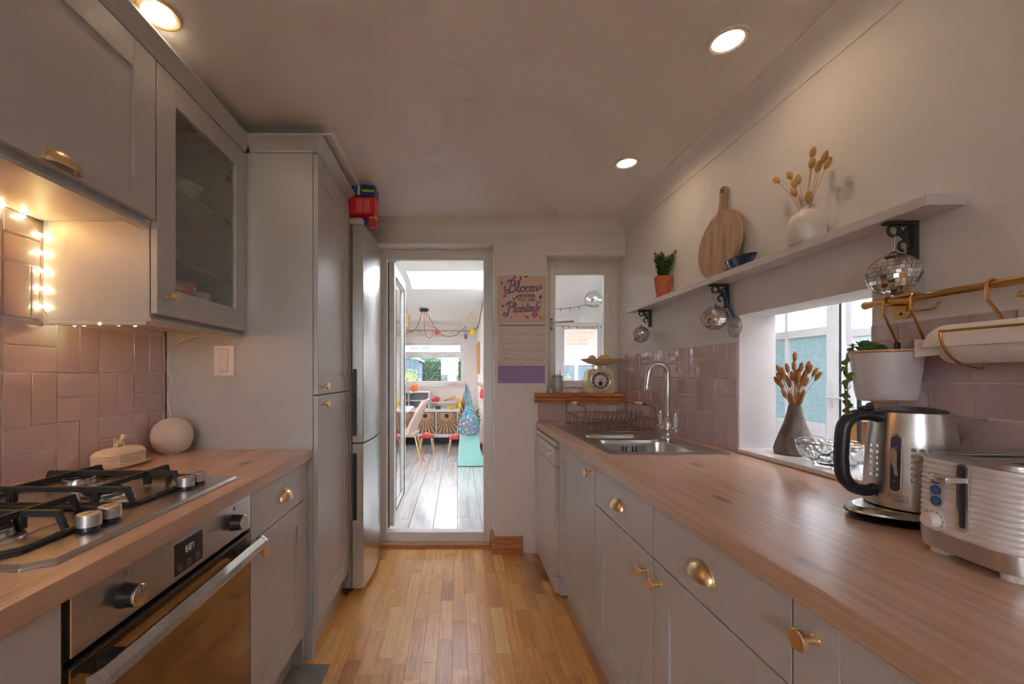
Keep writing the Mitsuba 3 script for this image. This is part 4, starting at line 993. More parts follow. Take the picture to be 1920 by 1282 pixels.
k = thing('bunny_tail_vase', 'rounded white vase of bunny tail grass on the near part of the shelf', 'vase')
vx, vy = 1.0865, 1.312
part(k, 'vase', lathe([(0, 0), (.040, 0), (.0455, .006), (.0485, .025), (.0488, .045), (.0465, .068), (.039, .088), (.028, .099), (.019, .103), (.0165, .107), (.0165, .113), (.0185, .117), (.0165, .117), (.0145, .113), (.0145, .103), (.036, .08), (.043, .03), (0, .012)], 44, vx, vy, SZ), 'vase_white', 40)
tops = [(1.085, 1.285, 1.884), (1.083, 1.241, 1.848), (1.088, 1.236, 1.827), (1.086, 1.266, 1.833), (1.084, 1.287, 1.853), (1.080, 1.424, 1.864), (1.086, 1.376, 1.857), (1.090, 1.346, 1.831), (1.084, 1.354, 1.820), (1.080, 1.351, 1.792), (1.078, 1.293, 1.752)]
for i, tp in enumerate(tops):
    tp = np.array(tp); b0 = np.array([vx+r.uniform(-.006, .006), vy+r.uniform(-.006, .006), SZ+.05])
    mid = (b0+tp)/2; mid[1] = vy+(tp[1]-vy)*.38
    pth = spline([b0, mid, tp], 6)
    s = part(k, 'stem', tube(pth, .0009, 5), 'dry_stem')
    d = pth[-1]-pth[-3]; d /= np.linalg.norm(d)
    e = blob(1, 3, 0, 0, 0, (.0085, .0085, .0170))
    ev = e.vertices*(1+.22*(meshkit.noise(e.vertices*420+i*9, 5)-.5)[:, None])
    M = trimesh.geometry.align_vectors([0, 0, 1], d); e.vertices = ev; e.apply_transform(M); e.apply_translation(tp)
    part(s, 'tuft', e, 'bunny_tail', True)

# ------------------------------------------------------------------ brass rail, planter, kitchen roll
k = thing('brass_rail', 'brass wall rail with hooks above the kettle and toaster', 'hanging rail')
RLX, RLZ = 1.090, 1.390
part(k, 'bar', cat(tube([(RLX, .25, RLZ), (RLX, 1.122, RLZ)], .0082, 20), blob(.0098, 2, RLX, 1.124, RLZ, (1, .8, 1))), 'rail_brass', 40)
for y in (1.075, .42):
    fl = Polygon([(y-.013, RLZ-.035), (y+.013, RLZ-.035), (y+.018, RLZ-.01), (y+.018, RLZ+.02), (y-.018, RLZ+.02), (y-.018, RLZ-.01)]).buffer(.006)
    part(k, 'wall_flange', cat(prism(fl, .005, 'yz', XR-.0055), tube([(RLX, y, RLZ), (XR-.003, y, RLZ)], .009, 12)), 'rail_brass', 30)
    part(k, 'screw', lathe([(0, .002), (.0035, .0015), (.004, 0)], 12, XR-.0055, y, RLZ-.029, '-x'), 'dark_print')
def s_hook(y, zlow, x_low, r=.0028, back=True):
    pts = [(RLX+.012, y, RLZ-.006), (RLX+.011, y, RLZ+.004), (RLX, y, RLZ+.0115), (RLX-.011, y, RLZ+.004), (RLX-.012, y, RLZ-.012), (RLX-.011, y, RLZ-.030)]
    return cat(tube(spline(pts, 4), r, 8), tube([(RLX-.011, y, RLZ-.029), (x_low, y, zlow)], r, 8), blob(r, 1, RLX-.011, y, RLZ-.0295))
hk = part(k, 'hook', s_hook(1.066, 1.287, 1.112), 'rail_brass', 40)
part(hk, 'grip', box(1.108, 1.119, 1.061, 1.071, 1.270, 1.288, .002), 'black_plastic', label='black end grip')
part(k, 'hook', s_hook(1.001, 1.292, 1.108), 'rail_brass', 40)
for y0, y1 in ((1.045, .975), (.835, .70)):
    part(k, 'wire_loop', tube(spline([(XR-.02, y0, 1.372), (XR-.028, y0-.006, 1.362), (XR-.03, (y0+y1)/2, 1.360), (XR-.028, y1+.006, 1.362), (XR-.02, y1, 1.374)], 5), .0026, 8), 'rail_brass', True)
k = thing('hanging_planter', 'white half-round planter with a copper rim and trailing plant hanging from the brass rail', 'planter')
qx, qy = 1.053, 1.035
part(k, 'pot', lathe([(0, 1.142), (.046, 1.142), (.053, 1.147), (.056, 1.160), (.0665, 1.258), (.068, 1.266), (.0655, 1.266), (.0635, 1.256), (.053, 1.165), (0, 1.155)], 56, qx, qy), 'planter_white', 40)
part(k, 'rim', tube([(qx+.0685*math.cos(a), qy+.0685*math.sin(a), 1.262) for a in np.linspace(0, 2*PI, 60, endpoint=False)], .0022, 8, closed=True), 'copper_rim', True, 'copper band under the rim')
part(k, 'ear', tube([(qx+.03, qy-.062, 1.262), (qx+.04, qy-.072, 1.264), (qx+.052, qy-.076, 1.266)], .0022, 6), 'copper_rim', True)
part(k, 'soil', lathe([(0, 1.236), (.060, 1.234), (.058, 1.222)], 30, qx, qy), 'soil')
r = np.random.default_rng(21)
lv, st_ = [], []
def round_leaf(c, nrm, s):
    a = np.arange(9)*2*PI/9
    nrm = np.asarray(nrm, float); nrm /= np.linalg.norm(nrm)
    u = np.cross(nrm, [0, 0, 1.0] if abs(nrm[2]) < .9 else [1.0, 0, 0]); u /= np.linalg.norm(u); w = np.cross(nrm, u)
    p = np.vstack([c-nrm*s*.12, np.array(c)+s*(np.cos(a)[:, None]*u*.95+np.sin(a)[:, None]*w)])
    i = np.arange(9)
    return trimesh.Trimesh(p, np.stack([i*0, 1+i, 1+(i+1) % 9], 1), process=False)
for i in range(70):
    a, q = r.uniform(0, 2*PI), r.uniform(0, .040)
    lv.append(round_leaf((qx-.032+q*math.cos(a)*.7, qy+.018+q*math.sin(a), 1.258+r.uniform(0, .034)-q*.3), r.normal(size=3)+[0, 0, 1], r.uniform(.006, .011)))
for base, low in (((qx-.064, qy+.012), 1.098), ((qx-.020, qy+.063), 1.105), ((qx+.030, qy+.058), 1.12)):
    bx_, by_ = base
    ax, ay = (bx_-qx)/.066, (by_-qy)/.066
    pts = [(bx_-ax*.02, by_-ay*.02, 1.262), (bx_+ax*.010, by_+ay*.010, 1.266), (bx_+ax*.017, by_+ay*.017, 1.245)]
    if base[0] < qx-.06 and low < 1.1: zs, ln = np.arange(1.225, low, -.012), 1
    else: zs = np.arange(1.225, low, -.014)
    pts += [(bx_+ax*.018+r.uniform(-.002, .002), by_+ay*.018+r.uniform(-.002, .002), z) for z in zs]
    p = spline(pts, 3)
    st_.append(tube(p, .0011, 5))
    for z in p[6::2]:
        lv.append(round_leaf(z+r.uniform(-.007, .007, 3), r.normal(size=3)+[-1.2, -.8, .4], r.uniform(.0055, .0085)))
part(k, 'leaves', cat(*lv), 'jade_leaf', kind='stuff', label='small round green leaves'); part(k, 'stems', cat(*st_), 'stem_brown', kind='stuff')

k = thing('kitchen_roll_holder', 'brass wire holder carrying the kitchen roll under the brass rail', 'holder')
hx0, hz0 = 1.026, 1.2985
frame = [[(hx0, .895, hz0), (hx0, .30, hz0)]]
part(k, 'front_bar', tube([(hx0, .895, hz0), (hx0, .50, hz0)], .0029, 10), 'rail_brass', True)
qa = [(hx0+.090*(1-math.cos(t)), .895, hz0-.080*math.sin(t)) for t in np.linspace(0, PI/2, 14)]
part(k, 'cradle', cat(tube(qa, .0029, 10), tube([(a, .52, c) for a, b, c in qa], .0029, 10), blob(.0029, 2, hx0, .895, hz0)), 'rail_brass', True)
part(k, 'hook', cat(s_hook(.858, 1.325, 1.108), tube([(1.108, .858, 1.326), (1.1175, .87, 1.28), (1.1165, .895, 1.2185)], .0028, 8)), 'rail_brass', 40)
k = thing('kitchen_roll', 'white paper kitchen roll with a loose sheet in the brass holder', 'paper roll')
def roll(x, z, r0, y0, y1): return lathe([(.02, 0), (r0, 0), (r0, y1-y0), (.02, y1-y0), (.02, 0)], 48, x, y0, z, 'y')
part(k, 'roll', roll(1.0850, 1.2735, .0425, .62, .918), 'paper', 40)
sh = []
for t in np.linspace(-.5, 1.0, 14):
    a = PI*.55+t*1.55
    rr_ = .0430+.004*max(t, 0)**2
    x, z = 1.0850+rr_*math.cos(a), 1.2735+rr_*math.sin(a)
    far = .920+.016*(t+.5)-.01*max(t-.6, 0)
    sh.append([(x, far, z), (x+.0008, .62, z)])
part(k, 'loose_sheet', grid_surface(np.array(sh)), 'paper', True)
tail = []
for u_ in np.linspace(0, 1, 8):
    tail.append([(1.052-.006*u_, .918+.046*u_, 1.250+.030*w-.004*u_*(1-w)+.008*u_*w) for w in (0., .5, 1.0)])
part(k, 'sheet_corner', grid_surface(np.array(tail)), 'paper', True)
part(k, 'core', roll(1.0850, 1.2735, .0205, .62, .917), 'light_wood', 40)

# ------------------------------------------------------------------ things on the sill of the opening
k = thing('grass_vase', 'dark brown flared vase of dried rust-coloured grass in the opening', 'vase')
gx, gy, gz = 1.262, 1.575, WT+.018
part(k, 'vase', lathe([(0, 0), (.058, 0), (.064, .004), (.065, .018), (.060, .040), (.048, .075), (.034, .115), (.0235, .155), (.0195, .178), (.0205, .182), (.018, .182), (.017, .17), (.03, .11), (.05, .05), (0, .02)], 44, gx, gy, gz), 'brown_ceramic', 40)
r = np.random.default_rng(9)
spots = [(-.058, .138), (-.05, .118), (-.064, .092), (-.046, .080), (-.034, .128), (-.030, .100), (-.022, .142), (-.012, .112), (-.006, .150), (.0, .185), (.004, .098), (.010, .125), (.016, .108), (.024, .145), (.030, .118), (.034, .090), (.042, .150), (.052, .138), (.062, .126), (.078, .112), (-.02, .085), (.012, .075), (.02, .088), (-.030, .044), (-.016, .030), (.008, .036), (.026, .042), (-.004, .016), (.018, .018), (-.055, .108), (.0, .120), (.022, .10)]
for i, (h, zz) in enumerate(spots):
    wdir = np.array([.60, -.80, 0])
    tp = np.array([gx, gy, gz+.182+zz*.98])+wdir*h*.92+np.array([.80, .60, 0])*r.uniform(-.018, .018)
    b0 = np.array([gx+r.uniform(-.006, .006), gy+r.uniform(-.006, .006), gz+.09])
    mid = b0*.45+tp*.55; mid[:2] = np.array([gx, gy])+(tp[:2]-[gx, gy])*.32
    pth = spline([b0, mid, tp], 5)
    s = part(k, 'stem', tube(pth, .0009, 5), 'dry_stem')
    d = pth[-1]-pth[-3]; d /= np.linalg.norm(d)
    e = blob(1, 3, 0, 0, 0, (.0068, .0068, .0185))
    e.vertices = e.vertices*(1+.25*(meshkit.noise(e.vertices*380+i*9, 5)-.5)[:, None])
    e.apply_transform(trimesh.geometry.align_vectors([0, 0, 1], d)); e.apply_translation(tp)
    part(s, 'tuft', e, 'rust_grass', True)
k = thing('cut_glass_bowl', 'shallow cut glass bowl in the opening behind the kettle', 'bowl')
cg = []
n = 160
a = np.arange(n)*2*PI/n
for q_, (zz, rad, cut) in enumerate(((0, .058, 0), (.004, .062, 0), (.010, .066, .0), (.016, .0730, 1), (.022, .0775, 1), (.028, .0817, 1), (.034, .0848, 1), (.040, .0875, 1), (.046, .0893, 1), (.052, .0910, 1), (.058, .0925, 1), (.064, .0938, 1), (.069, .0948, 0), (.075, .0955, 0), (.0765, .094, 0))):
    d1, d2 = np.cos(a*10+zz*260), np.cos(a*10-zz*260)
    rr_ = rad-cut*.0042*np.maximum(np.clip((d1-.55)/.45, 0, 1), np.clip((d2-.55)/.45, 0, 1))
    cg.append(np.stack([rr_*np.cos(a), rr_*np.sin(a), np.full(n, zz)], 1))
for zz, rad in ((.075, .0900), (.054, .0845), (.030, .0735), (.014, .060), (.010, .045)):
    a = np.arange(n)*2*PI/n
    cg.append(np.stack([rad*np.cos(a), rad*np.sin(a), np.full(n, zz)], 1))
part(k, 'bowl', move(loft(cg), 1.2285, 1.385, WT+.0182, s=(.95, 1.06, 1)), 'clear_glass', False)

# ------------------------------------------------------------------ kettle
k = thing('electric_kettle', 'brushed steel electric kettle with a black handle on its base', 'kettle')
kx, ky = .988, .918
base = Polygon([(kx+.085*math.cos(a)+(-.045*max(0, -math.cos(a))**2), ky+.085*math.sin(a)) for a in np.linspace(0, 2*PI, 60, endpoint=False)])
def pring(p, z, n=72):
    L = p.exterior.length
    return np.array([(*p.exterior.interpolate(i*L/n).coords[0], z) for i in range(n)])
bs = part(k, 'power_base', loft([pring(base.buffer(-.012), WT), pring(base.buffer(-.003), WT+.005), pring(base, WT+.016), pring(base.buffer(-.001), WT+.0185)]), 'black_plastic', 40, 'black power base')
part(bs, 'rim_band', loft([pring(base.buffer(-.0005), WT+.0185), pring(base.buffer(-.002), WT+.023), pring(base.buffer(-.014), WT+.029), pring(base.buffer(-.018), WT+.030)]), 'steel', 40, 'polished steel band')
bz = WT+.031
prof = [(0, 0), (.072, 0), (.0755, .002), (.0762, .012), (.0748, .06), (.0718, .12), (.0672, .17), (.0640, .198), (.0630, .203)]
def krad(z): return np.interp(z, [p[1] for p in prof[2:]], [p[0] for p in prof[2:]])
part(k, 'body', lathe(prof+[(.058, .2035), (0, .2035)], 72, kx, ky, bz), 'steel_brushed', 40)
part(k, 'lid', lathe([(0, .214), (.03, .213), (.050, .209), (.056, .206), (.057, .203), (0, .203)], 56, kx, ky, bz), 'black_plastic', 40)
ad = math.atan2(.10, -1.0)       # handle direction
hdx, hdy = math.cos(ad), math.sin(ad)
def hp_(d, z): return (kx+hdx*d, ky+hdy*d, bz+z)
hpts = [hp_(.058, .190), hp_(.085, .196), hp_(.115, .192), hp_(.133, .172), hp_(.138, .135), hp_(.139, .09), hp_(.134, .058), hp_(.115, .036), hp_(.092, .030), hp_(.072, .034)]
hm = tube(spline(hpts, 6), 1.0, 14)
c0 = spline(hpts, 6)
V = hm.vertices.copy(); nn = len(c0)
for i in range(nn):
    q = V[i*14:(i+1)*14]-c0[i]
    t = (c0[min(i+1, nn-1)]-c0[max(i-1, 0)]); t /= np.linalg.norm(t)
    side = np.array([-hdy, hdx, 0]); up = np.cross(t, side)
    V[i*14:(i+1)*14] = c0[i]+np.outer(q @ side, side)*.0145+np.outer(q @ up, up)*.0125
hm.vertices = V
part(k, 'handle', hm, 'black_plastic', True, 'black looped handle')
part(k, 'lid_button', box(-.012, .012, -.009, .009, 0, .010, .003).apply_translation(hp_(.088, .206)), 'black_plastic')
sa = math.atan2(-.34, .94)
sdx, sdy = math.cos(sa), math.sin(sa)
def sp(d, w, z): return (kx+sdx*d-sdy*w, ky+sdy*d+sdx*w, bz+z)
part(k, 'spout', hull([sp(.04, -.030, .198), sp(.04, .030, .198), sp(.058, -.020, .13), sp(.058, .020, .13), sp(.064, 0, .118), sp(.122, -.005, .192), sp(.122, .005, .192), sp(.120, 0, .184), sp(.085, -.022, .194), sp(.085, .022, .194)]), 'steel_brushed', 30)
def wrap(m, ang, z0, off=0.0):
    """bends a flat mesh (x along, y up, z out) round the kettle at the angle ang"""
    v = np.array(m.vertices)
    rad = krad(v[:, 1]+z0)+off
    a = ang+v[:, 0]/rad
    return trimesh.Trimesh(np.stack([kx+(rad+v[:, 2])*np.cos(a), ky+(rad+v[:, 2])*np.sin(a), bz+z0+v[:, 1]], 1), m.faces, process=False)
front = math.atan2(-ky, -kx)     # towards the room
def flat(poly, d=.0012, sub=6):
    m = prism(poly, d, 'xy'); 
    return m
ga = front-.30
gs = shapely.segmentize(LineString([(0, .045), (0, .150)]).buffer(.0105), .006)
part(k, 'gauge_frame', wrap(flat(gs.difference(LineString([(0, .047), (0, .148)]).buffer(.0078)), .0016), ga, 0.0), 'steel', 20)
gw = part(k, 'gauge_window', wrap(flat(shapely.segmentize(LineString([(0, .047), (0, .148)]).buffer(.0078), .006), .0008), ga, 0.0), 'gauge_dark', 20)
part(gw, 'marks', wrap(cat(*[flat(sbox(-.004, z, .003, z+.0015), .0011) for z in (.06, .088, .100, .122, .130)]), ga, 0), 'fridge_side')
dots = []
for off, xs in ((-1, (-.045, -.034)), (1, (.026, .038))):
    for x in xs:
        for i in range(6):
            dots.append(wrap(move(box(-.0036, .0036, -.0036, .0036, -.0005, .0026, .0011), x, .066+i*.0125, 0), ga, 0.0))
part(k, 'embossed_dots', cat(*dots), 'chrome', kind='stuff', label='two double columns of raised square dots')
lg = meshkit.text_mesh('RUSSELL', .0056, .0004, True); lg2 = meshkit.text_mesh('HOBBS', .0056, .0004, True)
lg.apply_translation([-.012, .026, 0]); lg2.apply_translation([-.006, .0175, 0])
part(k, 'lettering', wrap(cat(lg, lg2), ga, 0.0), 'etched_steel', label='two lines of small capitals')
part(k, 'emblem', wrap(flat(shapely.segmentize(Point(-.022, .024).buffer(.0058), .003).difference(Point(-.022, .024).buffer(.0015)), .0005), ga, 0.0), 'fridge_side')

# ------------------------------------------------------------------ toaster (built at the origin: end face towards -x)
k = thing('toaster', 'white ribbed two-slot toaster with steel base at the right edge', 'toaster')
tw, tlen, th = .160, .290, .178
def trect(inset, y=0):
    return rrect(inset, tlen-inset, -tw/2+inset, tw/2-inset, .034-inset*.5)
TT = np.eye(4)
rot = trimesh.transformations.rotation_matrix(-.08, [0, 0, 1])
def place(m):
    m = m.copy(); m.apply_transform(rot); m.apply_translation([.829, .699, WT]); return m
ribs = []
for i in range(13):
    z = .045+i*.0094
    tp_ = .0030*(i/12)**2
    ribs += [pring(trect(.0012+tp_), z, 96), pring(trect(-.0001+tp_), z+.0030, 96), pring(trect(-.0001+tp_), z+.0062, 96), pring(trect(.0012+tp_), z+.0092, 96)]
ribs += [pring(trect(.0052), .168, 96)]
part(k, 'shell', place(loft([pring(trect(.0005), .043, 96)]+ribs)), 'white_gloss', 60)
part(k, 'base_band', place(loft([pring(trect(.004), .0125, 96), pring(trect(.0003), .014, 96), pring(trect(-.0006), .0435, 96), pring(trect(.001), .0445, 96)])), 'steel', 40, 'polished steel base band')
tp0 = trect(.0045)
slots = [rrect(.045, .245, y-.017, y+.017, .012) for y in (-.033, .033)]
tpl = tp0
for s in slots: tpl = tpl.difference(s)
part(k, 'top_plate', place(cat(prism(tpl, .005, 'xy', .1685), prism(tpl.buffer(-.005), .0025, 'xy', .1735))), 'steel', 40, 'steel top plate')
for s in slots:
    part(k, 'slot', place(cat(prism(s.buffer(-.0005), .001, 'xy', .1690))), 'shadow_gap', label='dark toasting slot')
def on_end(poly, d, off=0.0):
    """a flat shape (y to the viewer's right, z up) on the end face"""
    m = prism(poly, d, 'xy')
    v = m.vertices
    return place(trimesh.Trimesh(np.stack([-v[:, 2]-off, -v[:, 0], v[:, 1]], 1), m.faces, process=False))
lvt = part(k, 'lever_track', on_end(LineString([(.010, .066), (.010, .160)]).buffer(.0085).difference(LineString([(.010, .068), (.010, .158)]).buffer(.0048)), .0022), 'chrome', 20, 'steel frame of the lever slot')
part(lvt, 'gap', on_end(LineString([(.010, .068), (.010, .158)]).buffer(.0046), .0008, .0004), 'shadow_gap')
part(k, 'lever', place(cat(box(-.030, -.001, -.0145, -.0055, .137, .147, .001), lathe([(0, 0), (.0058, 0), (.0062, .003), (.0062, .024), (.0055, .027), (0, .0275)], 24, -.028, -.016, .142, 'y'))), 'chrome', 30)
bp = part(k, 'button_panel', on_end(LineString([(-.031, .096), (-.031, .134)]).buffer(.0098), .0015), 'fridge_side', 20)
for z in (.0965, .115, .1335):
    part(bp, 'button', on_end(Point(-.031, z).buffer(.0072), .0024), 'box_sky', 30, 'round dark blue button')
    part(bp, 'button_ring', on_end(Point(-.031, z).buffer(.0078).difference(Point(-.031, z).buffer(.0068)), .0028), 'black_plastic', 30)
def on_end_lathe(prof, y, z): return place(lathe(prof, 36, 0, -y, z, '-x'))
dl = part(k, 'dial', on_end_lathe([(0, 0), (.0125, 0), (.0120, .012), (.0105, .0135), (0, .0138)], -.036, .062), 'white_plastic', 30, 'white browning dial')
part(k, 'dial_plate', on_end(Point(-.035, .062).buffer(.0180), .0012), 'white_gloss', 30)
part(k, 'dial_marks', cat(*[on_end(Point(-.035+.0152*math.cos(a), .062+.0152*math.sin(a)).buffer(.0009), .0016) for a in np.linspace(-.5, 2.3, 6)]), 'dark_print')
for x in (.03, .26):
    for y in (-.052, .052):
        part(k, 'foot', place(lathe([(0, 0), (.015, 0), (.016, .0125), (0, .0125)], 20, x, y, 0)), 'white_plastic')

# ------------------------------------------------------------------ window sill things, calendar
k = thing('kitchen_scale', 'cream retro kitchen scale with a round dial on the window sill', 'kitchen scale')
sx, sy, sz = .975, 2.905, 1.0822
bpoly = Polygon([(-.092, 0), (.092, 0), (.094, .02), (.090, .12), (.082, .150), (.066, .163), (-.066, .163), (-.082, .150), (-.090, .12), (-.094, .02)]).buffer(-.006).buffer(.006)
part(k, 'body', move(cat(prism(bpoly, .10, 'xz', -.05), prism(bpoly.buffer(-.006), .006, 'xz', -.056)), sx, sy, sz), 'scale_cream', 25)
dd = part(k, 'dial', move(lathe([(0, .001), (.060, .001), (.060, 0)], 48, 0, 0, 0, '-y'), sx-.006, sy-.057, sz+.082), 'dial_white', 30, 'white dial with a black numeral band')
part(dd, 'bezel', tube([(sx-.006+.066*math.cos(a), sy-.058, sz+.082+.066*math.sin(a)) for a in np.linspace(0, 2*PI, 48, endpoint=False)], .0065, 10, closed=True), 'chrome', True, 'chrome dial ring')
part(dd, 'numeral_band', move(lathe([(.0405, .0015), (.0560, .0015), (.0560, .0008), (.0405, .0008), (.0405, .0015)], 48, 0, 0, 0, '-y'), sx-.006, sy-.057, sz+.082), 'dark_print', label='black numeral band')
nums = []
for i in range(12):
    a = PI/2-i*2*PI/12
    nums.append(face_text(str(i*100 if i else 0)[:3], .0080, (sx-.006+.048*math.cos(a), sy-.0586, sz+.082+.048*math.sin(a)-.004), '-y', bold=True))
part(dd, 'numerals', cat(*nums), 'white_print')
nd = math.radians(55)
part(dd, 'needle', cat(hull([(sx-.006-.012*math.cos(nd)+.003, sy-.060, sz+.082-.012*math.sin(nd)), (sx-.006-.012*math.cos(nd)-.003, sy-.060, sz+.082-.012*math.sin(nd)), (sx-.006+.045*math.cos(nd), sy-.060, sz+.082+.045*math.sin(nd)), (sx-.006+.02*math.cos(nd), sy-.062, sz+.082+.02*math.sin(nd)), (sx-.006, sy-.0612, sz+.080)]), lathe([(0, .003), (.013, .002), (.016, 0)], 24, sx-.006, sy-.058, sz+.063, '-y')), 'black_plastic')
part(k, 'neck', move(cat(box(-.016, .016, -.016, .016, .160, .192, .004), box(-.052, -.048, -.004, .004, .160, .19), box(.048, .052, -.004, .004, .160, .19)), sx+.01, sy, sz), 'scale_cream')
part(k, 'platter', move(lathe([(0, .186), (.06, .187), (.062, .192), (0, .194)], 40), sx+.01, sy, sz), 'scale_cream', 30)
tr = [oval(.055, .045, .194, 48), oval(.085, .062, .199, 48), oval(.115, .075, .212, 48), oval(.140, .082, .230, 48), oval(.142, .083, .232, 48), oval(.136, .080, .231, 48), oval(.110, .070, .216, 48), oval(.06, .045, .203, 48)]
part(k, 'dish', move(loft(tr), sx+.015, sy-.012, sz), 'scale_dish', 50, 'pale pink weighing dish')
for i, (x, y) in enumerate(((.035, .0), (-.045, .01))):
    lm = blob(1, 3, 0, 0, 0, (.042, .030, .030)) if i == 0 else blob(1, 3, 0, 0, 0, (.03, .028, .027))
    single('fruit', move(lm, sx+x, sy+y-.01, sz+.202+.030), 'lemon_skin' if i == 0 else 'light_wood', ('yellow fruit lying in the dish of the kitchen scale', 'pale tan fruit in the dish of the kitchen scale, left of the yellow one')[i], 'fruit', 'fruit in the kitchen scale', smooth=True)
k = thing('frosted_jar', 'pale green frosted glass jar with pens on the left of the window sill', 'jar')
jx, jy = .688, 2.890
part(k, 'jar', move(lathe([(0, 0), (.028, 0), (.034, .008), (.039, .035), (.0395, .065), (.036, .095), (.032, .106), (.033, .118), (.031, .118), (.030, .106), (.034, .09), (.037, .06), (.036, .03), (0, .006)], 40), jx, jy, sz), 'jar_frost', 40)
part(k, 'collar', lathe([(.0345, .104), (.035, .106), (.035, .117), (.0335, .119)], 36, jx, jy, sz), 'ball_core', 30, 'grey screw-thread collar')
for i, (a, ln) in enumerate(((.3, .15), (2.0, .128), (3.4, .125), (4.6, .13))):
    part(k, 'pen', tube([(jx+.015*math.cos(a), jy+.015*math.sin(a), sz+.012), (jx+.025*math.cos(a)*.9, jy+.02*math.sin(a), sz+ln)], .0022, 6), ('dark_print', 'wire_rust', 'white_plastic', 'wire_rust')[i])
k = thing('small_glass_pot', 'tiny clear glass at the left end of the window sill', 'glass')
part(k, 'pot', lathe([(0, 0), (.018, 0), (.02, .03), (.0185, .03), (.0165, .004), (0, .004)], 24, .637, 2.87, sz), 'thin_ware', 30)

k = thing('hanging_calendar', 'hanging wall calendar with floral lettering reading Bloom where you are planted', 'calendar')
CXa, CXb, CY0 = .274, .602, YB-.0005
part(k, 'backing_card', box(CXa+.002, CXb-.008, CY0-.002, CY0, 1.149, 1.30), 'card_purple', label='plain purple lower card')
top_ = part(k, 'picture_page', box(CXa, CXb, CY0-.005, CY0-.0022, 1.567, 1.874, .0004), 'poster_pink', label='pink page with lettering and flowers')
low_ = part(k, 'month_page', box(CXa, CXb, CY0-.005, CY0-.0022, 1.266, 1.565, .0004), 'calendar_white', label='white month page with ruled rows')
PX, PZ, PS = CXa, 1.567, .328/600      # picture page in its own 600 wide units
def ink(parent, poly, m, d=.0006, lift=0.0, name='lettering', label=None):
    poly = affinity.translate(affinity.scale(poly, PS, PS, origin=(0, 0)), PX, PZ)
    return part(parent, name, prism(poly, d, 'xz', CY0-.005-d-lift), m, label=label)
def stroke(pts, w0, w1=None, n=7):
    """a pen stroke through the points, thick where it runs down, thin where it runs up"""
    p = spline(pts, n)
    w1 = w0*.35 if w1 is None else w1
    ps = []
    for a, b in zip(p[:-1], p[1:]):
        d = (b-a)/(np.linalg.norm(b-a)+1e-9)
        w = w1+(w0-w1)*max(0.0, -d[1])**1.2
        ps.append(LineString([a, b]).buffer(w/2, 4))
    return shapely.union_all(ps)
SCRIPT = {
 'B': ([[(28, 96), (22, 60), (16, 20), (6, -2), (-14, -6), (-24, 10), (-14, 26), (0, 20)], [(-6, 78), (8, 98), (40, 104), (62, 92), (60, 70), (40, 56), (24, 54)], [(30, 56), (58, 54), (68, 34), (56, 10), (28, -2), (12, 6)]], 76),
 'P': ([[(26, 98), (22, 60), (14, 14), (2, -22), (-18, -34), (-34, -20), (-26, -2), (-8, -8)], [(-10, 72), (6, 98), (40, 106), (64, 92), (62, 66), (44, 50), (22, 48)]], 62),
 'l': ([[(0, 8), (16, 40), (26, 80), (20, 96), (12, 84), (10, 40), (12, 8), (22, 0), (32, 10)]], 30),
 'o': ([[(24, 44), (8, 38), (4, 16), (16, 0), (32, 8), (34, 32), (24, 44), (32, 36), (46, 40)]], 42),
 'm': ([[(0, 34), (8, 44), (8, 20), (6, 0)], [(7, 24), (18, 42), (28, 40), (28, 20), (26, 0)], [(28, 24), (40, 42), (50, 40), (50, 18), (54, 2), (66, 8)]], 64),
 'a': ([[(34, 36), (22, 44), (6, 34), (4, 12), (16, 0), (30, 12), (36, 40)], [(36, 42), (34, 16), (40, 0), (52, 10)]], 48),
 'n': ([[(0, 34), (8, 44), (8, 20), (6, 0)], [(7, 24), (20, 43), (32, 40), (32, 16), (38, 0), (48, 10)]], 46),
 't': ([[(18, 78), (14, 40), (12, 12), (20, 0), (32, 8)], [(0, 50), (18, 52), (38, 58)]], 32),
 'e': ([[(6, 18), (26, 26), (30, 38), (20, 45), (6, 34), (6, 12), (18, 0), (32, 6), (42, 16)]], 38),
 'd': ([[(32, 36), (20, 44), (6, 34), (4, 12), (14, 0), (28, 12), (36, 50), (42, 90)], [(42, 92), (36, 40), (36, 8), (46, 0), (58, 10)]], 56)}
def script(word, x, y, s, rise, w):
    polys = []
    for i, ch in enumerate(word):
        st, adv = SCRIPT[ch]
        for q in st: polys.append(stroke([(x+a*s, y+b*s+rise*(x+a*s)) for a, b in q], w if i else w*1.35))
        x += adv*s
    return shapely.union_all(polys)
b_ = script('Bloom', 120, 352, 1.48, .04, 14)
p_ = script('Planted', 112, 100, 1.26, .06, 13)
tail = stroke([(488, 386), (512, 430), (532, 436), (538, 412), (520, 396), (510, 410)], 9)
ink(top_, affinity.translate(b_.union(tail).buffer(1.5), 4, -4), 'ink_dark'); ink(top_, b_.union(tail), 'ink_purple', .0009); ink(top_, b_.buffer(-3.6), 'ink_lilac', .0011)
ink(top_, affinity.translate(p_.buffer(1.5), 4, -4), 'ink_dark'); ink(top_, p_, 'ink_purple', .0009); ink(top_, p_.buffer(-3.6), 'ink_lilac', .0011)
part(top_, 'lettering', face_text('WHERE', .0205, (PX+345*PS, CY0-.0056, PZ+296*PS), '-y', .0006, True), 'ink_dark')
part(top_, 'lettering', face_text('YOU ARE', .0205, (PX+352*PS, CY0-.0056, PZ+246*PS), '-y', .0006, True), 'ink_dark')
def leaf2(x, y, ang, L=52, w=10):
    return affinity.translate(affinity.rotate(Polygon([(0, 0), (L*.3, w), (L*.7, w*.8), (L, 0), (L*.7, -w*.8), (L*.3, -w)]), ang, origin=(0, 0)), x, y)
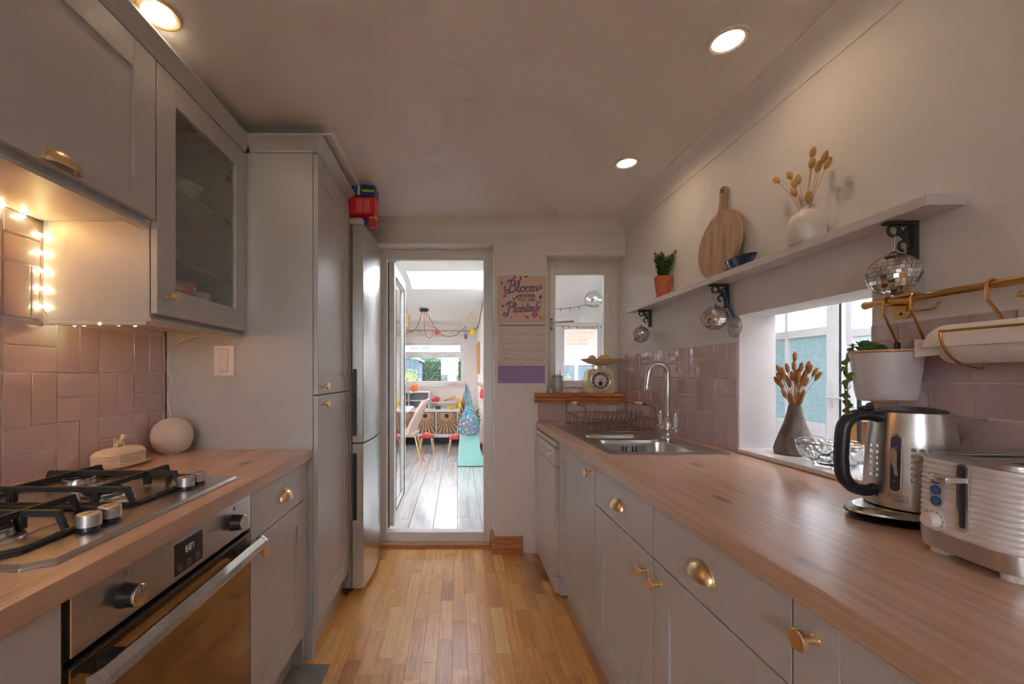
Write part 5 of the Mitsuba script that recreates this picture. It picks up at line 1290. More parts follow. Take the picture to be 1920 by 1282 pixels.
lvs = [(60, 450, 110), (75, 395, 60), (80, 170, 130), (330, 540, 20), (285, 505, 95), (225, 280, 60), (215, 250, 120), (340, 65, -28), (345, 58, -20), (500, 150, 55), (505, 290, 40), (520, 268, 60), (470, 300, 150)]
for q in lvs: ink(top_, leaf2(*q), 'ink_green', name='printed_leaf')
for q in [Point(x, y).buffer(rr_, 6) for x, y, rr_ in ((210, 545, 20), (195, 530, 14), (90, 315, 18), (78, 300, 12), (285, 550, 9), (510, 440, 8), (520, 240, 15), (310, 200, 9), (170, 40, 8), (300, 60, 7))]: ink(top_, q, 'ink_rose', name='printed_flower')
ink(top_, shapely.union_all([Point(460+22*math.cos(a), 82+22*math.sin(a)).buffer(20) for a in np.arange(5)*2*PI/5]), 'ink_rose', name='printed_flower'); ink(top_, Point(460, 82).buffer(10), 'ink_lilac', .001, name='printed_flower')
ink(top_, stroke([(520, 60), (528, 40), (520, 25)], 10).union(stroke([(545, 45), (550, 30)], 8)), 'ink_dark')
rows = [sbox(CXa+.008, 1.534, CXb-.008, 1.543)]
part(low_, 'heading_bar', prism(shapely.union_all(rows), .0005, 'xz', CY0-.0055), 'calendar_teal')
part(low_, 'ruled_lines', cat(*[box(CXa+.010, CXb-.010, CY0-.0055, CY0-.005, z, z+.0018) for z in (1.478, 1.421, 1.366, 1.310)]), 'calendar_line')
part(low_, 'handwriting', cat(*[box(CXa+a, CXa+b, CY0-.0054, CY0-.005, z, z+.0012) for a, b, z in ((.008, .035, 1.555), (.02, .09, 1.500), (.02, .06, 1.485), (.14, .18, 1.486), (.26, .315, 1.470), (.02, .08, 1.445), (.09, .115, 1.437), (.22, .225, 1.44), (.27, .30, 1.437), (.02, .06, 1.415), (.02, .17, 1.372), (.02, .12, 1.345), (.27, .30, 1.375), (.02, .10, 1.315), (.03, .06, 1.302), (.26, .31, 1.298), (.02, .10, 1.283))]), 'dark_print')
part(low_, 'pin_hole', prism(Point(CXa+.165, 1.279).buffer(.0035), .0006, 'xz', CY0-.0056), 'dark_print')
part(low_, 'red_mark', box(CXa+.255, CXa+.29, CY0-.0030, CY0-.0018, 1.258, 1.267), 'ink_rose')

# ------------------------------------------------------------------ ceiling downlights
for x, y, w in ((.844, 1.313, 'nearest to the right wall above the white vase'), (.834, 2.073, 'farther along, above the potted plant and the sink'), (-.862, 1.216, 'partly hidden by the wall cabinets on the left')):
    k = thing('ceiling_downlight', 'round recessed downlight glowing warm, '+w, 'ceiling light', 'downlights in the kitchen ceiling')
    part(k, 'ring', lathe([(.042, .002), (.043, -.004), (.052, -.0075), (.058, -.006), (.060, .0)], 48, x, y, ZC), 'satin_brass' if x < 0 else 'white_plastic', 40)
    a = np.arange(40)*2*PI/40
    v = np.vstack([[[x, y, ZC-.003]], np.stack([x+.043*np.cos(a), y+.043*np.sin(a), np.full(40, ZC-.003)], 1)])
    j = np.arange(40)
    part(k, 'lamp', trimesh.Trimesh(v, np.stack([j*0, 1+(j+1) % 40, 1+j], 1), process=False), 'lamp_emitter_off', emitter=dict(type='area', radiance=rgb(*LAMP), sampling_weight=3.0), label='glowing lamp face')

# ------------------------------------------------------------------ the extension behind the kitchen
EY0, EY1 = YB+.14, 7.5           # inner faces of its near and far walls
EXL, EXM, EXR = -1.75, .37, 3.42
def zceil(y): return 2.55-.0977*(y-3.1)
# far wall with two windows
W1 = (-1.30, .142, 1.017, 1.800)
W2 = (1.86, 2.54, .95, 2.06)
fwp = sbox(EXL-.1, -.1, EXR+.1, 2.7).difference(sbox(W1[0], W1[2], W1[1], W1[3])).difference(sbox(W2[0], W2[2], W2[1], W2[3]))
struct('wall_far', prism(fwp, .2, 'xz', EY1), 'far_wall_paint')
struct('wall_side', box(EXL-.1, EXL, EY0-.0, EY1, -.1, 2.7), 'far_wall_paint')
struct('wall_partition', box(EXM, EXM+.09, 4.9, EY1, 0.0, 2.45), 'far_wall_paint')
# its ceiling slopes down away from the kitchen and has a roof window
sky_x0, sky_x1, sky_y0, sky_y1 = -.575, .95, 4.80, 5.47
cp = sbox(EXL-.1, 1.00, EXR+.1, EY1+.2).difference(sbox(sky_x0, sky_y0, sky_x1, sky_y1)).difference(sbox(-2, .9, XR+.147, EY0)).difference(sbox(2.3, 3.0, 2.9, 3.4))
cm = prism(cp, .14, 'xy', 0)
v = cm.vertices; v[:, 2] += 2.55-.0977*(v[:, 1]-3.1)
cm.vertices = v
struct('ceiling_2', cm, 'far_ceiling_paint')
struct('window_4', cat(*[frame_rect(sky_x0-.0, sky_x1, sky_y0, sky_y1, 0, .05, .02, 0).apply_transform(np.array([[1, 0, 0, 0], [0, 0, 1, 0], [0, 1, 0, 2.55], [0, 0, 0, 1.0]]))]), 'upvc', 'roof window in the sloping ceiling')
vv = trimesh.Trimesh(meshkit.WRITTEN[scene['window_4']['filename']][0].astype(float), meshkit.WRITTEN[scene['window_4']['filename']][1])
vv.vertices[:, 2] += .06-.0977*(vv.vertices[:, 1]-3.1)
scene['window_4'] = mikit.ply(vv, 'upvc')
# grey laminate planks
struct('floor_2', box(EXL-.1, EXR+.1, EY0-.14, EY1+.1, -.12, -.012), 'floor_base')
part('floor_2', 'strip', box(XR+.15, EXR, 0.5, EY0-.14, -.012, 0), 'grey_plank_0')
r = np.random.default_rng(17)
for i, x in enumerate(np.arange(-1.742, EXR, .194)):
    y = EY0-.01-r.uniform(0, 1.2)
    while y < EY1:
        y1 = y+1.28
        a, b = max(y, EY0-.012), min(y1, EY1)
        if b-a > .02: part('floor_2', 'plank', box(x+.0014, x+.1926, a+.0014, b-.0014, -.012, r.uniform(-.0003, .0003), .0008), 'grey_plank_%d' % r.integers(3))
        y = y1
# windows
struct('window_5', cat(frame_rect(*W1, EY1-.01, EY1+.06, .055), box(W1[0]+.05, W1[1]-.05, EY1-.01, EY1+.06, 1.530, 1.585, .004), box(W1[0]-.03, W1[1]+.03, EY1-.03, EY1+.0, W1[2]-.03, W1[2], .004)), 'upvc', 'wide white window at the far end of the extension')
part('window_5', 'sash', cat(frame_rect(W1[0]+.055, W1[1]-.055, 1.587, 1.745, EY1-.02, EY1+.03, .022), frame_rect(W1[0]+.055, W1[1]-.055, 1.072, 1.528, EY1-.005, EY1+.03, .02)), 'upvc')
part('window_5', 'pane', box(W1[0]+.06, W1[1]-.06, EY1+.012, EY1+.014, 1.60, 1.74), 'pane_glass')
part('window_5', 'pane', box(W1[0]+.06, W1[1]-.06, EY1+.012, EY1+.014, 1.08, 1.525), 'pane_glass')
part('window_5', 'blind_box', box(W1[0]-.02, W1[1]+.0, EY1-.07, EY1-.011, 1.765, 1.88, .006), 'far_wall_paint', label='white roller blind cassette')
part('window_5', 'handle', box(-.42, -.27, EY1-.04, EY1-.02, 1.547, 1.562, .004), 'white_plastic')
struct('window_6', cat(frame_rect(*W2, EY1-.01, EY1+.06, .05)), 'upvc', 'window seen through the small kitchen window')
part('window_6', 'pane', box(W2[0]+.045, W2[1]-.045, EY1+.012, EY1+.014, W2[2]+.045, W2[3]-.045), 'pane_glass')
struct('trim_4', box(EXM+.09, EXR, EY1-.03, EY1-.0005, 2.20-.06, 2.20-.0, .004), 'far_wall_paint')
# glazed screen and door of the side room
SXW = EXR
def yz_rect(y0, y1, z0, z1, w, d=.06): 
    return cat(box(SXW, SXW+d, y0, y0+w, z0, z1, .003), box(SXW, SXW+d, y1-w, y1, z0, z1, .003), box(SXW, SXW+d, y0+w, y1-w, z1-w, z1, .003), box(SXW, SXW+d, y0+w, y1-w, z0, z0+w, .003))
struct('wall_side_room', cat(box(SXW, SXW+.15, 4.72, EY1, 0, 2.7), box(SXW, SXW+.15, .5, 2.3, 0, 2.9), box(SXW, SXW+.15, 2.3, 4.72, 2.2, 2.9), box(XR+.147, SXW+.15, .4, .5, 0, 2.9)), 'far_wall_paint')
d2 = 'door_2'
struct(d2, yz_rect(3.772, 4.72, .02, 2.2, .055), 'upvc', 'white glazed screen of the side room')
part(d2, 'rail', cat(box(SXW, SXW+.06, 3.827, 3.905, .07, 2.15, .003), box(SXW, SXW+.06, 3.91, 4.67, 1.575, 1.655, .003), box(SXW, SXW+.06, 3.91, 4.67, .62, .745, .003), box(SXW, SXW+.06, 4.36, 4.40, .745, 2.15, .003)), 'upvc')
part(d2, 'pane', box(SXW+.03, SXW+.032, 3.91, 4.36, 1.655, 2.15), 'pane_glass'); part(d2, 'pane', box(SXW+.03, SXW+.032, 4.40, 4.67, 1.655, 2.15), 'pane_glass')
part(d2, 'obscure_pane', box(SXW+.03, SXW+.034, 3.91, 4.36, .745, 1.575), 'frosted_glass', label='pale blue patterned glass'); part(d2, 'obscure_pane', box(SXW+.03, SXW+.034, 4.40, 4.67, .745, 1.575), 'frosted_glass', label='pale blue patterned glass')
part(d2, 'panel', box(SXW+.01, SXW+.04, 3.91, 4.67, .07, .62), 'upvc')
part(d2, 'handle', cat(box(SXW-.012, SXW, 3.832, 3.868, .90, 1.14, .003), tube([(SXW-.01, 3.85, 1.0), (SXW-.045, 3.85, 1.0), (SXW-.05, 3.70, 1.0)], .010, 8)), 'white_gloss')
d3 = 'door_3'
struct(d3, yz_rect(2.32, 3.768, .02, 2.2, .012), 'upvc', 'white door of the side room')
part(d3, 'mullion', cat(box(SXW, SXW+.06, 3.655, 3.712, .03, 2.18, .003), box(SXW, SXW+.06, 2.34, 3.655, 1.535, 1.60, .003), box(SXW, SXW+.06, 2.34, 3.755, .62, .745, .003)), 'upvc')
part(d3, 'seal', box(SXW-.002, SXW+.004, 3.752, 3.770, .02, 2.2), 'upvc_seal')
part(d3, 'pane', box(SXW+.03, SXW+.032, 2.34, 3.655, 1.60, 2.18), 'frosted_white'); part(d3, 'pane', box(SXW+.03, SXW+.032, 3.712, 3.755, .745, 2.18), 'pane_glass')
part(d3, 'obscure_pane', box(SXW+.03, SXW+.034, 2.34, 3.655, .745, 1.535), 'frosted_white')
part(d3, 'panel', box(SXW+.01, SXW+.04, 2.34, 3.75, .03, .62), 'upvc')
k = thing('floor_lamp', 'black upright pole standing in the side room behind the kettle handle', 'lamp stand')
part(k, 'pole', tube([(2.31, 2.42, .03), (2.31, 2.42, 1.23)], .010, 14), 'black_iron', 40)
part(k, 'base', lathe([(0, 0), (.12, 0), (.12, .012), (.02, .03), (0, .03)], 36, 2.31, 2.42, 0), 'black_iron', 40)
k = thing('wooden_crate_shelf', 'orange-brown wooden crate shelf in the side room seen through the kettle handle', 'shelf unit')
for z in (.30, .58, .86): part(k, 'shelf', box(2.97, 3.32, 2.90, 3.20, z, z+.03, .003), 'light_wood')
for y in (2.875, 3.20): part(k, 'side', box(2.97, 3.32, y, y+.025, 0, .90, .003), 'copper_frame')
single('toy_figure', cat(box(3.02, 3.10, 3.02, 3.10, .6105, .74, .01), blob(.04, 2, 3.06, 3.06, .775)), 'blue_glaze', 'dark toy standing in the orange-brown wooden crate shelf', 'toy')

# lights hanging under the ceiling
k = thing('pendant_cluster', 'black ceiling rose with coloured cords looping to red, grey and yellow lamp holders', 'pendant light')
cxr, cyr = -.51, 6.50; zr = zceil(cyr)
part(k, 'ceiling_rose', lathe([(0, 0), (.062, 0), (.066, -.01), (.066, -.03), (.058, -.036), (0, -.036)], 32, cxr, cyr, zr), 'black_plastic', 30)
def cord(pts, m, rad=.0042): part(k, 'cord', tube(spline(pts, 8), rad, 6), m, True)
zb0 = zr-.034
cord([(cxr+.02, cyr, zb0), (-.44, 6.5, 1.98), (-.34, 6.5, 1.93), (-.31, 6.5, 1.905)], 'toy_red')
cord([(cxr, cyr, zb0), (-.49, 6.5, 1.86), (-.43, 6.5, 1.765), (-.36, 6.5, 1.84), (-.325, 6.5, 1.90), (-.31, 6.5, 1.915)], 'toy_red')
cord([(cxr-.02, cyr, zb0), (-.63, 6.5, 1.92), (-.72, 6.5, 1.86), (-.9, 6.5, 1.80)], 'grey_cord'); cord([(cxr-.03, cyr, zb0), (-.60, 6.5, 1.90), (-.70, 6.5, 1.82), (-.95, 6.5, 1.72)], 'yellow_plastic')
cord([(cxr+.03, cyr, zb0), (-.33, 6.5, 1.92), (-.2, 6.5, 1.805), (-.06, 6.5, 1.80), (.05, 6.5, 1.87), (.115, 6.5, 1.935), (.13, 6.5, 1.95), (.134, 6.5, 1.92), (.134, 6.5, 1.85)], 'grey_cord')
cord([(cxr+.03, cyr, zb0), (-.34, 6.5, 1.90), (-.2, 6.5, 1.865), (-.05, 6.5, 1.90), (.08, 6.5, 2.00), (.19, 6.5, 2.145), (.225, 6.5, 2.165)], 'yellow_plastic')
cord([(.225, 6.5, 2.165), (.231, 6.5, 2.08), (.231, 6.5, 1.93)], 'yellow_plastic', .006)
def holder(x, z, m, s, lab): part(k, 'lamp_holder', lathe([(0, .085*s), (.010*s, .085*s), (.016*s, .07*s), (.034*s, .05*s), (.037*s, .0), (.030*s, -.03*s), (0, -.03*s)], 24, x, 6.5, z), m, 40, lab)
holder(-.31, 1.845, 'toy_red', .75, 'red lamp holder'); holder(.134, 1.785, 'grey_cord', .72, 'grey lamp holder'); holder(.231, 1.845, 'yellow_plastic', 1.05, 'yellow lamp holder')
part(k, 'ceiling_hook', cat(blob(.012, 2, .225, 6.5, zceil(6.5)-.006), blob(.010, 2, .125, 6.5, 1.953), tube([(.125, 6.5, 1.953), (.125, 6.5, zceil(6.5))], .002, 5)), 'white_plastic')
def light_string(name, label, pts, n, gap, m='grey_cord', s=.012):
    k = thing(name, label, 'string lights', 'strings of small bulbs in the extension')
    p = spline(pts, 10)
    part(k, 'wire', tube(p, .004, 5), m)
    part(k, 'bulbs', cat(*[tube([q, q+[.004*((i % 3)-1), 0, -.035]], .006, 5) for i, q in enumerate(p[2::gap])]), m, kind='stuff')
light_string('string_of_bulbs', 'dark string of small bulbs across the far end of the extension', [(-1.0, 7.44, 1.985), (-.6, 7.44, 1.99), (-.2, 7.44, 1.985), (.15, 7.44, 1.98), (.33, 7.40, 2.02), (.355, 6.9, 2.05), (.36, 6.3, 2.16), (.362, 5.9, 2.235)], 0, 3)
light_string('string_of_bulbs', 'dark string of bulbs looping high behind the small window glass', [(1.3, 6.2, 2.16), (1.75, 6.2, 2.20), (2.2, 6.2, 2.30), (2.6, 6.0, 2.30)], 0, 3)
light_string('string_of_bulbs', 'lower dark string of bulbs behind the small window glass', [(1.5, 7.3, 2.085), (1.8, 7.3, 2.05), (2.2, 7.3, 2.03), (2.7, 7.3, 2.055), (3.2, 7.3, 2.1)], 0, 3)
mirror_ball(1.62, 5.0, 2.10, .105, zceil(5.0)+.0, 'large mirror ball seen through the small kitchen window', 5)

# far things, left to right
k = thing('cube_storage_unit', 'low white storage unit with fan-patterned boxes at the far wall', 'storage unit')
uy0, uy1 = 7.08, 7.46
for z, t in ((.15, .06), (.575, .045)): part(k, 'shelf', box(-1.10, .30, uy0, uy1, z, z+t, .003), 'white_plastic')
for x in (-1.10, -.725, -.365, -.005, .28): part(k, 'upright', box(x, x+.022, uy0, uy1, .21, .575, .002), 'white_plastic')
for x in (-1.065, -.70, -.338, .02):
    w = .325 if x < 0 else .25
    kk = part(k, 'basket', box(x, x+w, uy0+.006, uy1-.02, .213, .565, .004), 'basket_print', label='box with a dark fan pattern')
    part(kk, 'finger_hole', lathe([(0, .002), (.034, .002), (.036, 0)], 24, x+w/2, uy0+.005, .512, '-y'), 'black_plastic')
part(k, 'leg', cat(*[box(x, x+.03, y, y+.03, 0, .15) for x in (-1.09, .26) for y in (uy0+.01, uy1-.04)]), 'white_plastic')
part(k, 'under_panel', box(-1.09, .29, uy1-.02, uy1, 0.0, .15), 'dark_print')
k = thing('toy_box_shelf', 'small white open shelf of toys standing on the storage unit', 'shelf')
part(k, 'case', cat(frame_rect(-1.0, -.47, .621, .915, 7.15, 7.42, .018, .002), box(-.98, -.49, 7.15, 7.42, .755, .768), box(-.835, -.82, 7.15, 7.42, .64, .9)), 'white_plastic')
part(k, 'back', box(-.985, -.485, 7.41, 7.42, .64, .9), 'fridge_side')
k = thing('pumpkin_bucket', 'round orange bucket on top of the white toy shelf', 'bucket')
part(k, 'bucket', move(lathe([(0, 0), (.05, .0), (.066, .03), (.070, .065), (.060, .105), (.05, .115), (.045, .112), (.058, .06), (0, .02)], 36), -.735, 7.25, .9155), 'orange_plastic', True)
part(k, 'handle', tube([(-.735+.055*math.cos(a), 7.25, 1.025+.03*math.sin(a)) for a in np.linspace(0, PI, 12)], .005, 6), 'orange_plastic', True)
k = thing('toy_rack', 'small clear-legged rack of toys on the storage unit', 'rack')
part(k, 'top', box(-.46, .0, 7.24, 7.36, .7205, .7325, .002), 'white_plastic')
for x in (-.45, -.02): part(k, 'leg', box(x, x+.01, 7.26, 7.34, .6205, .72), 'white_plastic')
for i, (x, m, lab, hh, w) in enumerate(((-.36, 'toy_red', 'red toy with round parts on the storage unit', .14, .08), (-.15, 'copper_frame', 'pinkish brown wooden plane toy on the storage unit', .16, .12), (.05, 'yellow_plastic', 'yellow basket toy at the right end of the storage unit', .15, .11), (-.32, 'dark_print', 'small black toy camera at the front of the storage unit', .05, .05), (-.10, 'yellow_plastic', 'low yellow toy tray at the front of the storage unit', .035, .09))):
    y = 7.30 if i < 3 else 7.14
    z = .6205
    if i == 0: ms = [blob(.05, 2, x+.01, y, z+.162), blob(.03, 2, x-.05, y, z+.142)]
    elif i == 1: ms = [tube([(x-.08, y, z+.135), (x+.12, y, z+.19)], [.012, .022], 8), box(x+.06, x+.08, y-.08, y+.08, z+.165, z+.175), box(x-.01, x+.0, y-.01, y+.01, z+.112, z+.155), box(x+.1, x+.115, y-.01, y+.01, z+.18, z+.24)]
    elif i == 2: ms = [lathe([(0, 0), (.055, 0), (.065, .11), (.06, .11), (.05, .01), (0, .01)], 20, x, y, z), blob(.045, 2, x+.03, y+.01, z+.14)]
    elif i == 3: ms = [box(x-.04, x+.04, y-.02, y+.02, z, z+.055, .006), lathe([(0, 0), (.022, 0), (.02, .02), (0, .02)], 20, x-.01, y-.02, z+.03, '-y')]
    else: ms = [lathe([(0, 0), (.06, 0), (.075, .04), (.07, .04), (.055, .008), (0, .008)], 24, x, y, z)]
    single('toy', cat(*ms), m, lab, 'toy', 'toys on the storage unit', smooth=30)
for x, y, lab in ((-.46, 6.42, 'small stool with a red spotted seat behind the pink chair'), (-.02, 6.30, 'small stool with a red spotted seat beside the mint stand')):
    k = thing('toadstool_stool', lab, 'stool', 'small red spotted stools')
    st = part(k, 'seat', lathe([(0, .245), (.085, .247), (.108, .255), (.112, .275), (.10, .298), (.06, .312), (0, .316)], 32, x, y, 0), 'toy_red', True, 'red cushion seat')
    part(st, 'dot', cat(*[blob(.03, 2, x+a*.7, y-.068+abs(a)*.2, .290, (.9, .8, .5)) for a in (-.1, .0, .1)], blob(.03, 2, x, y, .312, (1, 1, .3))), 'white_cloth', True, 'white spots')
    for ax, ay in ((-1, -1), (1, -1), (-1, 1), (1, 1)):
        part(k, 'leg', tube([(x+ax*.075, y+ay*.075, .25), (x+ax*.115, y+ay*.115, 0.0)], [.018, .013], 10), 'light_wood', True)
k = thing('dining_table', 'white round-edged dining table behind the open glazed door', 'table')
part(k, 'tabletop', box(-1.55, -.60, 5.15, 5.95, .735, .765, .010), 'white_gloss')
for x in (-1.45, -.80):
    for y in (5.25, 5.85): part(k, 'leg', tube([(x, y, .735), (x+(.04 if x > -1 else -.04), y, 0)], [.022, .014], 10), 'light_wood', True)
k = thing('dining_chair', 'pale pink upholstered chair with thin brass legs at the table', 'chair')
cx_, cy_ = -.62, 5.62
sh_ = []
for t in np.linspace(0, 1, 14):
    zz = .44+.42*t
    xx = cx_+.10+.16*t**1.3
    hw = .235*(1-.55*t**3)
    sh_.append([(xx-.09*(1-abs(q))**0*(abs(q)**2)*(1.2-.4*t), cy_+hw*q, zz+.03*(1-abs(q))) for q in np.linspace(-1, 1, 15)])
sh_ = np.array(sh_)
bk = grid_surface(sh_); bk2 = grid_surface(sh_+[-.035, 0, 0])
edge = np.concatenate([sh_[:, 0], sh_[-1, 1:], sh_[::-1, -1][1:], sh_[0, ::-1][1:]])
part(k, 'backrest', cat(bk, bk2, grid_surface(np.stack([edge, edge+[-.035, 0, 0]], 1))), 'pink_fabric', True)
part(k, 'seat', move(loft([oval(.14, .18, .40), oval(.165, .205, .42), oval(.17, .21, .455), oval(.15, .185, .475)]), cx_-.055, cy_, 0), 'pink_fabric', 50)
for ax, ay in ((-1, -1), (1, -1), (-1, 1), (1, 1)):
    part(k, 'leg', tube([(cx_-.06+ax*.13, cy_+ay*.13, .41), (cx_-.04+ax*.21, cy_+ay*.20, 0)], [.012, .008], 10), 'brass', True)
k = thing('mint_play_stand', 'tall mint green sloping wooden stand beside the right wall of the extension', 'stand')
prof_ = Polygon([(.02, 0), (.37, 0), (.355, .10), (.31, .22), (.30, .36), (.28, .46), (.235, .60), (.20, .80), (.185, .95), (.165, 1.02), (.135, 1.05), (.105, 1.02), (.095, .95), (.085, .80), (.06, .45), (.03, .2)])
prof_ = affinity.translate(prof_.buffer(-.01).buffer(.02).buffer(-.01), 0.0, 0)
part(k, 'side_panel', prism(affinity.translate(prof_, -.008, .01), .02, 'xz', 5.52), 'mint_paint', 20)
part(k, 'side_panel', prism(affinity.translate(prof_, -.008, .01), .02, 'xz', 5.86), 'mint_paint', 20)
part(k, 'sloping_panel', hull([(.012, 5.54, .01), (.03, 5.54, .01), (.012, 5.86, .01), (.03, 5.86, .01), (.08, 5.54, .80), (.095, 5.54, .80), (.08, 5.86, .80), (.095, 5.86, .80)]), 'white_gloss')
part(k, 'shelf', box(.05, .28, 5.54, 5.86, .30, .315), 'mint_paint')
k = thing('shoulder_bag', 'blue floral shoulder bag hanging on the front of the mint stand', 'bag')
rings_ = []
for zz, rx, ry in ((.42, .05, .02), (.43, .10, .035), (.48, .135, .05), (.55, .14, .055), (.63, .115, .048), (.70, .085, .038), (.76, .06, .03), (.80, .045, .022)):
    rings_.append(oval(rx, ry, zz, 32, 2.2)+[.0+.02*(zz-.4), 0, 0])
bagm = loft(rings_)
bagm.vertices = bagm.vertices*[1, 1, 1]+np.stack([.004*np.sin(bagm.vertices[:, 2]*60), .006*np.sin(bagm.vertices[:, 0]*90), 0*bagm.vertices[:, 0]], 1)
bagm.apply_translation([.150, 5.445, 0])
part(k, 'body', bagm, 'floral_cloth', True)
part(k, 'strap', cat(*[tube(spline([(.155+s*.035, 5.445, .79), (.135+s*.035, 5.455, .95), (.125+s*.018, 5.475, 1.045), (.125, 5.50, 1.072)], 5), [.013, ]*1, 6) for s in (-1, 1)]), 'floral_cloth', True)
k = thing('patterned_scarf', 'dark patterned scarf hanging at the left of the floral bag', 'scarf')
sc_ = []
for t in np.linspace(0, 1, 20):
    z = 1.06-.52*t
    x = .105-.09*t
    sc_.append([(x+.012+w_*(.010+.028*t), 5.485-.012*math.sin(w_*9+t*3)-.02*t, z) for w_ in np.linspace(-1, 1, 9)])
scg = np.array(sc_)
part(k, 'cloth', cat(grid_surface(scg), grid_surface(scg+[0, .004, 0])), 'basket_print', True)
k = thing('leafy_plant', 'leafy green plant behind the mint stand by the right wall', 'plant')
r = np.random.default_rng(5)
part(k, 'pot', lathe([(0, 0), (.08, 0), (.10, .20), (.09, .20), (.075, .02), (0, .02)], 28, .27, 6.12, 0), 'terracotta', 30)
cs, ds = [], []
for i in range(26):
    a = r.uniform(0, 2*PI); t = r.uniform(.3, 1)
    p = np.array([.27, 6.12, .2]); q = np.array([min(.27+.18*math.cos(a)*t, .345), 6.12+.22*math.sin(a)*t, .30+.48*t*r.uniform(.6, 1)])
    for w_ in np.linspace(.45, 1, 6): cs.append(p+(q-p)*w_); ds.append([-abs(math.cos(a))*.8 if q[0] > .3 else math.cos(a), math.sin(a), r.uniform(-.5, .5)])
part(k, 'leaves', leaf_cloud(cs, ds, .075, .032, 6), 'young_leaf', kind='stuff')
k = thing('tall_mirror', 'tall mirror with an orange-brown frame on the right wall of the extension', 'mirror')
part(k, 'frame', cat(box(EXM-.03, EXM-.001, 6.75, 6.80, 1.22, 1.74, .004), box(EXM-.03, EXM-.001, 7.22, 7.27, 1.22, 1.74, .004), box(EXM-.03, EXM-.001, 6.80, 7.22, 1.69, 1.74, .004), box(EXM-.03, EXM-.001, 6.80, 7.22, 1.22, 1.27, .004)), 'copper_frame')
part(k, 'glass', box(EXM-.012, EXM-.002, 6.80, 7.22, 1.27, 1.69), 'mirror')
k = thing('coat_rail', 'pale wooden coat rail with hanging red things low on the right wall', 'coat rail')
part(k, 'rail', box(EXM-.022, EXM-.001, 5.30, 6.9, 1.03, 1.085, .003), 'light_wood')
part(k, 'peg', cat(*[tube([(EXM-.02, y, 1.055), (EXM-.06, y, 1.065)], .009, 8) for y in (5.5, 5.9, 6.3, 6.7)]), 'light_wood', True)
k = thing('red_purse', 'small red cloth bag hanging from the coat rail', 'bag')
part(k, 'bag', move(loft([oval(.02, .035, .90), oval(.03, .05, .92), oval(.03, .05, .97), oval(.018, .03, 1.01)]), EXM-.045, 5.5, 0), 'toy_red', 50)
part(k, 'loop', tube([(EXM-.045, 5.48, 1.0), (EXM-.05, 5.5, 1.075), (EXM-.045, 5.52, 1.0)], .004, 5), 'toy_red')
k = thing('bead_garland', 'curly pink garland along the window sill of the extension', 'garland')
part(k, 'garland', tube([(-.21+.0045*i+.016*math.cos(i*.5), 7.44, 1.008+.028+.024*math.sin(i*.5)) for i in range(82)], .005, 6), 'copper_frame', True)
k = thing('picture_frame', 'small brown wooden box high on the left above the open door', 'wall box')
part(k, 'frame', box(-.84, -.74, 6.4, 6.6, 1.93, 2.13, .005), 'light_wood')
part(k, 'bracket', box(EXL, -.80, 6.42, 6.46, 2.0, 2.03), 'light_wood')
k = thing('tall_white_cupboard', 'white cupboard wall behind the open door in the extension', 'cupboard')
part(k, 'body', box(-1.74, -.95, 6.3, 7.0, 0, 1.9, .004), 'far_wall_paint')
for x in (-1.73, -1.34): part(k, 'door', box(x, x+.375, 6.28, 6.299, .06, 1.89, .003), 'white_plastic')

# ------------------------------------------------------------------ the garden outside
struct('ground', box(-30, 40, -30, 60, -.5, -.22), 'garden_grass')
mat('pale_paving', (0.55, 0.54, 0.52), 0.8)
struct('path_2', box(-5, 5, -9, YF-.13, -.22, -.03), 'pale_paving')
struct('path', box(-6, 6, EY1+.2, 9.4, -.22, -.10), 'stone_tile', 'paved strip outside the extension')
def hedge(label, x0, x1, y0, y1, z1, n, seed, leaf, size, name='hedge'):
    k = thing(name, label, 'hedge')
    c = box(x0+.1, x1-.1, y0+.1, y1-.1, -.22, z1-.1).subdivide_to_size(.35)
    c.vertices = c.vertices+(meshkit.noise(c.vertices*3.1, seed)[:, None]-.5)*.25*np.sign(c.vertices-c.vertices.mean(0))*[1, 1, .6]
    part(k, 'core', c, 'hedge_core', True)
    r = np.random.default_rng(seed)
    pts = np.stack([r.uniform(x0, x1, n), y0+.25*r.uniform(0, 1, n)**1.5, r.uniform(-.2, z1, n)], 1)
    top = r.uniform(0, 1, n) < .25
    pts[top, 2] = z1+r.normal(0, .06, top.sum()); pts[top, 1] = r.uniform(y0, y1, top.sum())
    part(k, 'leaves', leaf_cloud(pts, r.normal(size=(n, 3))+[0, -.5, .3], size, size*.5, seed), leaf, kind='stuff')
hedge('clipped green hedge behind the garden shed, seen through the far window', -2.4, 1.4, 11.3, 12.2, 1.64, 16000, 31, 'hedge_leaf', .065)
k = thing('garden_shed', 'blue-grey boarded garden shed at the left of the far window', 'shed')
part(k, 'body', box(-3.0, -.90, 9.9, 10.9, -.22, 1.55), 'grey_blue_boards')
for x in np.arange(-1.88, -.91, .11): part(k, 'board', box(x+.003, x+.107, 9.88, 9.9, -.22, 1.55, .003), 'grey_blue_boards')
part(k, 'roof', prism(Polygon([(-3.1, 1.55), (-1.9, 1.98), (-.84, 1.52), (-.84, 1.56), (-1.9, 2.03), (-3.1, 1.60)]), 1.1, 'xz', 9.84), 'fridge_side')
k = thing('garden_shrub', 'yellow-green shrub in front of the garden shed', 'shrub')
r = np.random.default_rng(8)
pts = np.clip(r.normal(size=(380, 3)), -2, 2)*[.09, .07, .18]+[-1.02, 9.5, .95]
part(k, 'leaves', leaf_cloud(pts, r.normal(size=(380, 3))+[0, 0, .5], .07, .03, 8), 'shrub_leaf', kind='stuff')
